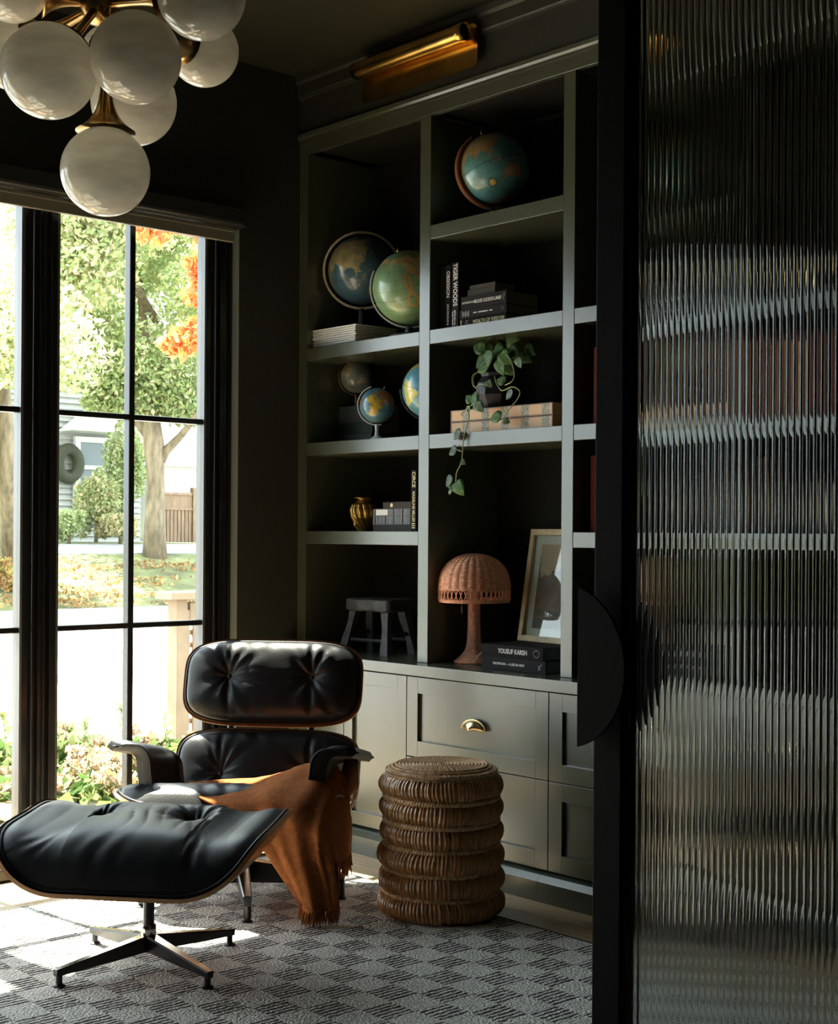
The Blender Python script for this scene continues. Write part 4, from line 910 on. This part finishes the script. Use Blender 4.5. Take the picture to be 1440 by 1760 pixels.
# ================= SCONCE =================
sn = empty('picture_light', (.755, 0, 2.93), 0, 'brass picture light mounted above the bookcase', 'wall lamp')
q = MB(); x0, x1, yb_ = .44, 1.072, -.033
def rr_(x, z, r): return x, z
poly_ = []
hx0, hx1, hz0, hz1, rc = x0, x1, 2.858, 3.015, .022
for cx_, cz_, a0 in ((hx1-rc, hz0+rc, -90), (hx1-.03, hz1-.03, 0), (hx0+.03, hz1-.03, 90), (hx0+rc, hz0+rc, 180)):
    R0 = rc if cz_ < 2.9 else .03
    for k in range(7): t = R_(a0+15*k); poly_.append((cx_+R0*math.cos(t), cz_+R0*math.sin(t)))
q.prism(poly_, -(yb_+.003), -yb_, Matrix.Rotation(PI/2, 4, 'X')); o = q.build('back_plate', 'brass', sn); o.location = (-.755, 0, -2.93)
q = MB(); zc, yc_, rt_ = 2.978, yb_-.034, .031
q.grid(lambda u, v: (x0+.0+(x1-.022-x0)*u, yc_+rt_*math.cos(2*PI*v), zc+rt_*math.sin(2*PI*v)), 20, 40, cv=True); o = q.build('tube_shade', 'brass', sn, True); o.location = (-.755, 0, -2.93); md = o.modifiers.new('s', 'SOLIDIFY'); md.thickness = .002
q = MB(); q.lathe([(.027, x0+.01), (.027, x1-.05)], 24, Matrix.Translation((0, yc_, zc)) @ Matrix.Rotation(PI/2, 4, 'Y')); o = q.build('lamp_holder', 'black', sn, True); o.location = (-.755, 0, -2.93)
q = MB(); q.box(.60, .92, yb_, .0, 2.90, 2.96, bev=.003); o = q.build('mount', 'brass', sn); o.location = (-.755, 0, -2.93)

# ================= BOOKS AND SHELF OBJECTS =================
def book(label, w, h, t, loc, cover, lying=True, rz=0, pages='page', grp=None, texts=(), name='book', tilt=0):
    """w = spine length, h = depth of the boards, t = thickness; spine faces -Y.
    lying: spine along X, thickness up; standing: spine along Z, thickness along X"""
    b = empty(name, loc, rz, label, 'book', grp); c = .0022
    def D(x0, x1, y0, y1, z0, z1): return (x0, x1, y0, y1, z0, z1) if lying else (z0, z1, y0, y1, x0, x1)
    q = MB(); q.box(*D(-w/2, w/2, 0, h, 0, c), bev=.0006); q.box(*D(-w/2, w/2, 0, h, t-c, t), bev=.0006); q.box(*D(-w/2, w/2, -.001, c, .0002, t-.0002), bev=.0008)
    if not lying:
        q.v = [(x, y, z+w/2) for x, y, z in q.v]
    q.build('cover', cover, b)
    q = MB(); q.box(*D(-w/2+.003, w/2-.003, c, h-.003, c, t-c))
    if not lying: q.v = [(x, y, z+w/2) for x, y, z in q.v]
    q.build('page_block', pages, b)
    for txt, size, m_, pos, sx in texts:     # pos along the spine from its centre
        if lying: T = Matrix.Translation((pos, -.0014, t/2)) @ Matrix.Rotation(PI/2, 4, 'X')
        else: T = Matrix.Translation((t/2, -.0014, w/2-pos)) @ Matrix.Rotation(PI/2, 4, 'X') @ Matrix.Rotation(-PI/2, 4, 'Z')
        text(txt, size, m_, b, T, sx=sx)
    return b
S1, S2, S3, SM, SC = 1.955, 1.568, 1.21, 2.342, .723; e = .0004
# magazines upper left
zz = S1+e
for k in range(9):
    t = .0085; w_ = .138+random.uniform(0, .007); o = MB().box(-w_, w_, 0, .215, 0, t-.0018, bev=.0006).build('magazine', 'magazine', None)
    o.location = (.188+random.uniform(-.004, .004), .028+random.uniform(0, .006), zz); o.rotation_euler[2] = random.uniform(-.02, .02)
    tag(o, ['magazine at the very bottom of the pale stack', 'second magazine from the bottom of the pale stack', 'third magazine up in the pale stack', 'fourth magazine up in the pale stack', 'middle magazine of the pale stack', 'fourth magazine down in the pale stack', 'third magazine down in the pale stack', 'second magazine from the top of the pale stack', 'topmost magazine of the pale stack'][k], 'magazine', 'pale magazines under the large blue globe'); zz += t
# books behind small globes
zz = S2+e
for k, (t, c_, w, lb) in enumerate(((.040, 'bkblue', .225, 'blue-grey book at the bottom of the dim stack behind the small globes'), (.050, 'bkgreen', .23, 'dark green book in the middle of the dim stack'), (.037, 'bkblue', .225, 'grey-blue book above the green one in the dim stack'), (.030, 'bkgreen', .20, 'dark green book on top of the dim stack'))):
    book(lb, w, .15, t, (.155+random.uniform(-.006, .006), .17, zz), c_, pages='pagedk', grp='green and blue books on the second shelf'); zz += t+.0003
# vase
vc = on_y(618, 885, .10); va = empty('gilt_vase', (vc.x, .12, S3), 0, 'small gold vase with a swirling leaf relief on the lower shelf', 'vase')
q = MB()
def PV(u, v):
    prof = [(.0, .030), (.006, .032), (.03, .046), (.06, .062), (.085, .067), (.105, .058), (.118, .040), (.126, .030), (.131, .034), (.134, .037)]
    z = .134*v; r = .03
    prof = [(a_, .016+(b_-.02)*.80) for a_, b_ in prof]
    for (a, ra), (b, rb) in zip(prof, prof[1:]):
        if a <= z <= b: r = ra+(rb-ra)*smoothstep(a, b, z) if b > a else ra
    if z > .004 and z < .112:
        th = 2*PI*u; r += .0075*(abs(math.sin(6*(th+z*9)+1.0*math.sin(z*40)))**.6-.4)*smoothstep(.0, .02, z)*smoothstep(.114, .1, z)
    return (r*math.cos(2*PI*u), r*math.sin(2*PI*u), z)
q.grid(PV, 150, 60, cu=True); q.add([(.03*math.cos(2*PI*k/24), .03*math.sin(2*PI*k/24), 0) for k in range(24)], [tuple(range(24))[::-1]])
q.build('vase_body', 'gold', va, True); q = MB(); q.tube([(.036*math.cos(t), .036*math.sin(t), .134) for t in np.linspace(0, 2*PI, 33)[:-1]], .0025, 6, closed=True); q.build('rim', 'gold', va, True)
# lower-left stack
zz = S3+e
for k, (t, c_, w, lb) in enumerate(((.0255, 'bkgrey', .238, 'worn grey cloth book at the bottom of the stack beside the gold vase'), (.033, 'bkmarb', .240, 'dark banded leather book second from the bottom beside the vase'), (.028, 'bkmarb', .236, 'silver banded book with a pale spine label beside the vase'), (.026, 'bkgrey', .176, 'smaller brown-grey book with a rosette on top of the stack'))):
    b = book(lb, w, .17, t, (.541 if k < 3 else .568, .05, zz), c_, grp='old books beside the gold vase')
    if k == 1 or k == 2:
        q = MB()
        for x in (-.105, -.045, .005, .055, .10): q.box(x-.0015, x+.0015, -.0025, .004, .001, t-.001, bev=.0008)
        q.build('raised_band', 'bkblack', b)
    if k == 2: MB().box(-.10, -.03, -.0028, -.001, .003, t-.003).build('spine_label', 'textw', b, label='pale spine label')
    if k == 3:
        q = MB(); q.lathe([(.008, -.0022), (.003, -.003)], 16, Matrix.Translation((-.035, 0, t/2)) @ Matrix.Rotation(PI/2, 4, 'X') @ Matrix.Translation((0, 0, .0045)))
        q.build('rosette', 'texty', b)
    zz += t+.0003
cb_ = book('tall black book with gold spine lettering, upright against the divider', .232, .15, .030, (.668, .028, S3), 'bkblack', lying=False, texts=(('CIRCE', .024, 'texty', -.080, .9), ('MADELINE MILLER', .019, 'texty', .022, .75)))
for k_ in range(3): MB().box(.6745, .6915, .0265, .0272, S3+.012+k_*.008, S3+.016+k_*.008).build('spine_mark', 'texty', bpy.data.objects[-1] if False else cb_).location = -cb_.location
# wooden stool
stl = empty('wooden_stool', (.322, .17, SC), R_(4), 'small rustic black wooden stool with splayed legs on the counter', 'stool')
def rough(mb, amp, seed):
    r3 = random.Random(seed); mb.v = [(x+amp*math.sin(y*70+z*50+seed)+r3.uniform(-1, 1)*amp*.5, y+amp*math.sin(x*60+z*40), z+amp*.7*math.sin(x*45+y*30+seed)) for x, y, z in mb.v]; return mb
q = MB()
def PS(u, v):
    # slab as superellipsoid-like block
    x = -.132+.264*v; a = 2*PI*u; cy, cz = math.cos(a), math.sin(a); k = (abs(cy)**8+abs(cz)**8)**(-1/8); ee = (max(0, 1-abs(2*v-1)**14))**.3
    return (x, cy*k*.080*ee, .193+cz*k*.027*ee)
q.grid(PS, 48, 40, cu=True, flip=True); rough(q, .0018, 3); q.build('seat', 'darkwood', stl, 'auto')
ft = {}
for i, (sx, sy) in enumerate(((-1, -1), (1, -1), (1, 1), (-1, 1))):
    top = Vector((sx*.090, sy*.045, .175)); bot = Vector((sx*(.120), sy*.078, .0)); ft[i] = (top, bot); q = MB()
    d = (top-bot); secs = []
    for f in np.linspace(0, 1, 9):
        p = bot+d*f; w = .0175+.0025*math.sin(f*7+i); secs += [(p.x-w, p.y-w*.8, p.z), (p.x+w, p.y-w*.8, p.z), (p.x+w, p.y+w*.8, p.z), (p.x-w, p.y+w*.8, p.z)]
    q.add(secs, [(k*4+j, k*4+(j+1) % 4, k*4+4+(j+1) % 4, k*4+4+j) for k in range(8) for j in range(4)] + [(3, 2, 1, 0), (32, 33, 34, 35)]); q.build('leg', 'darkwood', stl)
for a, b in ((1, 2), (3, 0)):
    pa = ft[a][1].lerp(ft[a][0], .45); pb = ft[b][1].lerp(ft[b][0], .45); q = MB(); q.tube([pa, pb], .008, 4); q.build('stretcher', 'darkwood', stl)
q = MB(); q.tube([ft[0][1].lerp(ft[0][0], .30), ft[1][1].lerp(ft[1][0], .3)], .007, 4); q.tube([ft[2][1].lerp(ft[2][0], .30), ft[3][1].lerp(ft[3][0], .3)], .007, 4); q.build('stretcher', 'darkwood', stl)
# standing books, middle bay
for x0, t, c_, hh, lb, tx in ((.806, .024, 'bkblack', .235, 'plain black book furthest left of the three standing ones', ()),
    (.832, .030, 'bkblack', .238, 'black standing book lettered OBSESSION', (('OBSESSION', .0235, 'textw', -.048, .82), ('JOHN DOUGLAS', .011, 'textw', .058, .8), ('&', .012, 'textw', .098, 1))),
    (.867, .036, 'bkchar', .242, 'charcoal standing book with the largest white capitals, rightmost of three', (('TIGER WOODS', .030, 'textw', -.040, .76), ('Jeff Benedict and', .0115, 'textw', .080, .7)))):
    b = book(lb, hh, .155, t, (x0, .045, S1), c_, lying=False, texts=tx, grp='standing books beside the divider')
    if 'rightmost' in lb: text('Armen Keteyian', .0115, 'textw', b, Matrix.Translation((t/2-.011, -.0014, hh/2-.083)) @ Matrix.Rotation(PI/2, 4, 'X') @ Matrix.Rotation(-PI/2, 4, 'Z'), sx=.7)
def mark(parent, x, z, pts, m_, vertical=False):
    q = MB(); P3 = [((x+a, -.0014, z+b) if not vertical else (z+b, -.0014, x-a)) for a, b in pts]; q.tube(P3, .0009, 4); return q.build('emblem', m_, parent, label='small printed emblem')
zz = S1+e
b = book('cream-paged book lettered WEALTH OF WISDOM at the bottom of the stack', .235, .165, .030, (1.028, .048, zz), 'bkblack', pages='pagedk', texts=(('WEALTH OF WISDOM', .0195, 'texty', .028, .82), ))
mark(b, -.082, .015, [(.008*math.cos(t), .009*math.sin(t)) for t in np.linspace(.6, 5.6, 14)]+[(.002, -.002), (-.004, .002)], 'texty')
MB().box(-.117, -.110, -.0016, -.001, .003, .027).build('spine_band', 'bkocre', b, label='ochre end of the spine'); zz += .0303
b = book('charcoal book with white stripes on the spine, middle of the stack', .240, .165, .034, (1.028, .046, zz), 'bkchar', pages='pagedk', texts=())
q = MB()
pass
for x0_, x1_ in ((-.048, -.030), (-.022, .026), (.034, .050)): MB().box(x0_, x1_, -.0016, -.001, .0155, .0195).build('title_bar', 'textw', b)
for k in range(5): MB().box(-.105+k*.008, -.103+k*.008, -.0016, -.001, .006+.003*(k % 2), .028-.004*(k % 2)).build('spine_stripe', 'textw', b)
mark(b, .100, .017, [(-.006, -.006), (-.002, .008), (.002, -.004), (.007, .008)], 'textw'); zz += .0343
b = book('brown-black book lettered CLOUD CUCKOO LAND, third in the stack', .232, .165, .046, (1.030, .047, zz), 'bkchar', pages='pagedk', texts=(('CLOUD CUCKOO LAND', .0175, 'textw', .022, .70), ('ANTHONY DOERR', .0105, 'textw', -.072, .85))); mark(b, .102, .024, [(-.008, .008), (0, -.012), (.002, .014), (.006, .004)], 'textw'); zz += .0463
book('small worn grey book above the cuckoo book', .140, .10, .024, (1.010, .055, zz), 'bkgrey', pages='pagedk', grp='two small worn grey books'); zz += .0243
book('smallest tattered grey book crowning the stack', .130, .105, .014, (1.020, .052, zz), 'bkgrey', pages='pagedk', grp='two small worn grey books')
# printed box
bx = empty('printed_box', (1.119, .045, S2), 0, 'long tan box with a snakeskin print under the trailing plant', 'box')
MB().box(-.252, .252, 0, .24, 0, .043, bev=.0015).build('box_base', 'snake', bx); MB().box(-.252, .252, 0, .24, .0445, .087, bev=.0015).build('lid', 'snake', bx)
q = MB()
for z in (.002, .0405, .047, .0845): q.box(-.2525, .2525, -.0008, .0002, z-.0015, z+.0015)
for x in (-.2515, .2515): q.box(x-.002, x+.002, -.0012, .0002, 0, .087)
q.build('edge_trim', mat('lilac_brown_edging', (.20, .14, .14), .6), bx)
# potted trailing plant
PB = Vector((1.025, .135, S2+.0874)); pp = empty('trailing_pothos', PB, 0, 'variegated pothos trailing from a faceted black pot on the printed box', 'plant')
q = MB(); q.lathe([(.058, 0), (.066, .004), (.090, .05), (.080, .095), (.066, .118), (.070, .130), (.058, .128), (.05, .10)], 9); q.build('pot', 'black', pp); MB().lathe([(.052, .108), (.001, .112)], 16).build('potting_soil', 'soil', pp)
def leaf_mb(c, d, up, L, col, fold=.25):
    """heart-shaped leaf: c base point, d direction, up normal"""
    d = Vector(d).normalized(); up = Vector(up); up = (up-d*up.dot(d)).normalized(); s_ = d.cross(up); vs = []; cols = []
    W = [(0, .02), (-.06, .22), (.02, .36), (.18, .46), (.38, .45), (.58, .36), (.78, .22), (.92, .09), (1.0, .0)]
    for f, w in W:
        dr = -.22*f*f*L
        vs += [c+d*f*L+up*dr, c+d*f*L+s_*w*L*.5+up*(dr+fold*w*L*.4), c+d*f*L+s_*w*L+up*(dr+fold*w*L*.35), c+d*f*L-s_*w*L*.5+up*(dr+fold*w*L*.4), c+d*f*L-s_*w*L+up*(dr+fold*w*L*.35)]
        pale = tuple(min(1, v*1.9+.02) for v in col); cols += [pale if random.random() < .22 else col for _ in range(5)]
    fs = []
    for i in range(len(W)-1):
        a = i*5; b = a+5
        fs += [(a, a+1, b+1, b), (a+1, a+2, b+2, b+1), (a, b, b+3, a+3), (a+3, b+3, b+4, a+4)]
    return vs, fs, cols
LC = [(.035, .085, .016), (.026, .06, .012), (.05, .11, .022), (.07, .12, .03)]
def add_leaf(px, py_, Y, dpx, dpy, L, tint=None, dY=-.15, n=(0, -1, .35)):
    c = on_y(px, py_, Y)-PB; d = Vector((dpx, dY*math.hypot(dpx, dpy), -dpy)); col = tint or random.choice(LC); L *= 1.22 if py_ < 640 else 1.05; q = MB(); vs, fs, cc = leaf_mb(c, d, n, L, col)
    q.add(vs, fs); q.c = [(*k, 1) for k in cc]; o = q.build('leaf', 'leaf', pp, True); md = o.modifiers.new('s', 'SOLIDIFY'); md.thickness = .0012; return c
def vine(pts, r=.0022, n='vine'):
    P3 = [on_y(x, y, Y)-PB for x, y, Y in pts]; sm = [crl(P3, t) for t in np.linspace(0, 1, len(P3)*6)]; q = MB(); q.tube(sm, r, 6); q.build(n, 'vine', pp, True)
PAL = (.10, .15, .09); SIL = (.07, .105, .085)
vine([(838, 640, .10), (815, 642, .06), (812, 660, .02), (822, 672, .01), (820, 690, -.005), (803, 702, -.012), (806, 716, -.012), (800, 740, -.012), (796, 760, -.012), (795, 775, -.012), (793, 795, -.012), (785, 812, -.012), (783, 830, -.014), (778, 842, -.014)])
vine([(850, 640, .10), (852, 655, .06), (862, 671, .03), (880, 665, .02), (893, 672, .015), (890, 685, .01), (878, 700, .0), (866, 716, -.003), (862, 722, -.003)])
vine([(855, 612, .10), (873, 612, .05), (884, 640, .03), (880, 655, .02), (868, 662, .02)])
vine([(840, 630, .08), (815, 645, .05), (816, 665, .03), (826, 660, .02), (834, 662, .02)])
vine([(803, 702, -.012), (792, 712, -.01), (795, 714, -.012)]); vine([(797, 748, -.012), (791, 742, -.012)]); vine([(793, 776, -.012), (784, 772, -.012)]); vine([(783, 830, -.014), (776, 845, -.014), (771, 846, -.014)], .0028)
for a in [(840, 590, .10, -20, 10, .055), (846, 596, .09, -22, 12, .06), (835, 612, .07, -22, 14, .055), (850, 600, .08, 20, 8, .055), (862, 606, .06, 18, 18, .05), (842, 604, .05, -6, 20, .05), (870, 590, .10, 20, -4, .05), (852, 585, .12, 4, -18, .045), (840, 625, .06, -24, 8, .055), (858, 618, .06, 8, 22, .05),
          (875, 600, .08, 22, 12, .05), (890, 615, .07, 6, 16, .032, PAL), (865, 585, .14, -10, -14, .05), (880, 610, .1, 24, 6, .05), (895, 608, .11, 24, 14, .05), (832, 600, .07, -16, -6, .05), (868, 625, .09, 16, 16, .05), (900, 600, .12, 20, 8, .05),
          (868, 655, .02, -16, -4, .042), (880, 672, .01, -18, 14, .040, SIL), (838, 655, .02, 12, 12, .030), (811, 690, -.008, -18, -14, .038), (815, 695, -.008, 3, -24, .046), (818, 693, -.012, 22, 18, .046, PAL), (860, 716, -.006, -22, 0, .050), (866, 722, -.006, 12, 4, .028), (806, 698, -.012, -4, 12, .026),
          (791, 742, -.014, -20, 12, .044, SIL), (784, 772, -.014, -22, 8, .042, SIL), (793, 792, -.014, 14, 8, .024), (776, 820, -.016, -18, 18, .044, SIL), (779, 834, -.016, -20, -4, .034), (784, 829, -.016, 22, 26, .058), (776, 842, -.016, -8, 8, .022, PAL)]:
    add_leaf(*a)
# rattan lamp
LX, LY = on_y(815, 1000, .155).x, .155; lp = empty('rattan_table_lamp', (LX, LY, SC), 0, 'woven rattan mushroom table lamp on the counter', 'lamp')
def lampz(py_): return on_y(815, py_, LY).z-SC
zb, zs, zt = lampz(1034), lampz(1012), lampz(951); dl = (Vector((LX, LY, 1))-CAM).dot(Fw); r0 = 61*dl/FPX
q = MB(); rows = 40
def PL(u, v):
    f = v; z = zs+(zt-zs)*f; r = r0*(1-f**2.3)**.48 if f < 1 else 0; r = max(r, .012); th = 2*PI*u; row = int(f*rows); k = f*rows-row
    wv = .0022*math.sin(th*26+PI*row)*math.sin(PI*k); lob = .0036*abs(math.sin(th*13)); rr = r+wv+lob+.0013*abs(math.sin(PI*k)); return (rr*math.cos(th), rr*math.sin(th), z)
q.grid(PL, 260, rows*3+1, cu=True); sh_ = q.build('lamp_shade', 'wicker', lp, True)
md = sh_.modifiers.new('s', 'SOLIDIFY'); md.thickness = .003; md.offset = -1
q = MB()
for s in (1, -1):
    for ph in (0, PI/22):
        q.tube([((r0+.001+s*.0015)*math.cos(t), (r0+.001+s*.0015)*math.sin(t), (zb+zs)/2+.003+s*(zs-zb)*.40*math.sin(t*22+ph*22)) for t in np.linspace(0, 2*PI, 420)[:-1]], .0018, 5, closed=True)
q.build('lattice_band', 'wicker', sh_, True)
q = MB()
for k, (rr, z) in enumerate(((r0*.99, zb), (r0*.995, zb+.0045), (r0*1.0, zb+.009), (r0*1.003, zs-.002), (r0*1.0, zs+.002))): q.tube([(rr*math.cos(t), rr*math.sin(t), z) for t in np.linspace(0, 2*PI, 90)[:-1]], .0026, 6, closed=True)
q.build('shade_rim', 'wicker', sh_, True)
q = MB()
def PC(u, v):
    z = .004+(zs+.02)*v; th = 2*PI*u
    r = .022+.050*math.exp(-(z/.030)**1.5)+.006*math.exp(-(z/.10)**2)+.003*smoothstep(.2, .26, z); r += .0013*abs(math.sin(PI*z/.0042))+.0012*math.sin(8*th)*math.exp(-z/.06); return (r*math.cos(th), r*math.sin(th), z)
q.grid(PC, 48, 260, cu=True); q.add([(.072*math.cos(2*PI*k/32), .072*math.sin(2*PI*k/32), .0) for k in range(32)] + [(.072*math.cos(2*PI*k/32), .072*math.sin(2*PI*k/32), .006) for k in range(32)], [tuple(range(32))[::-1]]+[(k, (k+1) % 32, 32+(k+1) % 32, 32+k) for k in range(32)])
q.build('stand', 'wicker', lp, True)
q = MB(); q.tube([(-.03, -.035, zs-.01), (-.03, -.035, zb-.02), (-.030, -.035, zb-.045)], [.0014, .0014, .0032], 6); q.build('pull_chain', 'brass2', lp, True, label='short brass pull chain')
q = MB(); q.tube([(.05, -.045, .006), (.085, -.06, .035), (.10, -.05, .055), (.12, -.04, .045), (.13, -.045, .02)], .0015, 5); q.build('cord', 'textw', lp, True, label='thin pale cord looped beside the base')
# books under the frame
zz = SC+e
b = book('dark grey book with small white lettering, lower of the two big ones under the frame', .312, .24, .044, (1.207, .028, zz), 'bkchar', pages='bkblue', texts=(('SNOWDON — A LIFE IN VIEW', .0125, 'textw', -.02, .9),)); mark(b, .130, .022, [(.008, .010), (-.006, -.004), (-.006, -.010), (.002, -.008), (-.008, .004)], 'textw'); zz += .0443
b = book('dark book with a bold white title lying directly beneath the leaning frame', .300, .24, .044, (1.200, .030, zz), 'bkblack', pages='bkblue', texts=(('YOUSUF KARSH', .0235, 'textw', .004, .84),)); 
q = MB(); q.tube([(.118+.014*math.cos(t), -.0014, .022+.012*math.sin(t)) for t in np.linspace(0, 2*PI, 25)[:-1]], .0006, 4, closed=True); q.build('emblem', 'textw', b, label='small oval emblem'); zz += .0443
# leaning framed picture
fr = empty('framed_picture', (1.218, .215, zz), R_(-6), 'pale wood framed sepia landscape leaning on the books beside the lamp', 'picture'); fr.rotation_euler[0] = R_(-9)
fw_, fh_, ft_ = .385, .415, .022
for nm, dm in (('frame_rail', (-fw_/2, fw_/2, 0, ft_, 0, .022)), ('frame_rail', (-fw_/2, fw_/2, 0, ft_, fh_-.022, fh_)), ('frame_stile', (-fw_/2, -fw_/2+.022, 0, ft_, .022, fh_-.022)), ('frame_stile', (fw_/2-.022, fw_/2, 0, ft_, .022, fh_-.022))):
    box(nm, dm, 'framewood', fr, .0015)
box('mat_board', (-fw_/2+.022, fw_/2-.022, .014, .018, .022, fh_-.022), 'matboard', fr)
box('print', (-fw_/2+.060, fw_/2-.060, .0125, .0138, .050, fh_-.055), 'artsky', fr)
q = MB(); pts = [(-fw_/2+.060, .050), (fw_/2-.060, .050)]
tops = [(fw_/2-.060-.0133*k, fh_-.085-.05*k/19-.018*abs(math.sin(k*.9))-.03*smoothstep(0, 19, k)) for k in range(20)]; tops.append((-fw_/2+.060, fh_-.10))
q.prism(pts+tops, -.0125, -.0118, Matrix.Rotation(PI/2, 4, 'X') @ Matrix.Translation((0, 0, 0))); o = q.build('print_hillside', 'art', fr)
box('glass', (-fw_/2+.020, fw_/2-.020, .0075, .0090, .020, fh_-.020), 'pane', fr)
# right bay
for x0, t, c_, hh, lb in ((1.541, .026, 'bkred', .255, 'dark red book first to the left on the shelf by the door edge'), (1.575, .026, 'bkbrown', .250, 'brown book next to the dark red one by the door edge'), (1.604, .03, 'bkbrown', .24, 'brown book third along behind the reeded glass'), (1.637, .024, 'bkblack', .25, 'black book beside the brown ones behind the glass')):
    book(lb, hh, .17, t, (x0, .05, S3), c_, lying=False, grp='upright books on the lower right shelf')
x = 1.56; cols_ = ['bkred', 'bkbrown', 'bkred', 'bkocre', 'bkred', 'bkbrown', 'bkred', 'bkred', 'bkred', 'bkbrown', 'bkred']
pw_ = ['first', 'second', 'third', 'fourth', 'fifth', 'sixth', 'seventh', 'eighth', 'ninth', 'tenth', 'eleventh']
for k, c_ in enumerate(cols_):
    t = random.uniform(.034, .055)
    book(('ochre' if c_ == 'bkocre' else 'red' if c_ == 'bkred' else 'brown')+' book, '+pw_[k]+' from the left in the row glimpsed through the reeded glass', random.uniform(.24, .28), .19, t, (x, .04, S2), c_, lying=False, grp='red and brown books behind the reeded glass'); x += t+.002
xv = 1.80
for k, (c_, hh, lb) in enumerate((('silver', .17, 'silver jar on the shelf behind the reeded glass'), ('gold', .20, 'gold jar glimpsed through the reeded glass'), ('silver', .22, 'tall silver jar at the right behind the reeded glass'))):
    v_ = empty('metal_jar', (xv, .15, S3), 0, lb, 'jar', 'jars behind the reeded glass'); q = MB(); q.lathe([(.035, 0), (.05, .02), (.055, hh*.5), (.038, hh*.8), (.030, hh*.86), (.036, hh*.9)], 28); q.build('jar_body', c_, v_, True)
    q = MB(); q.lathe([(.037, hh*.9), (.030, hh*.95), (.008, hh*.97), (.010, hh)], 24); q.build('lid', c_, v_, True); xv += .16
for xx, rr, lb in ((1.72, .075, 'brass bowl on the upper right shelf behind the glass'), (2.05, .09, 'larger brass bowl beside it on the upper right shelf')):
    v_ = empty('brass_bowl', (xx, .14, S1), 0, lb, 'bowl', 'brass bowls behind the glass'); q = MB(); q.lathe([(rr*.4, 0), (rr*.45, .012), (rr*.9, .07), (rr, .15), (rr*.97, .15), (rr*.85, .07), (.01, .02)], 36); q.build('bowl_body', 'brass2', v_, True)
    MB().lathe([(rr*.5, .0), (rr*.5, .006), (rr*.42, .012)], 30).build('foot_ring', 'brass2', v_, True)
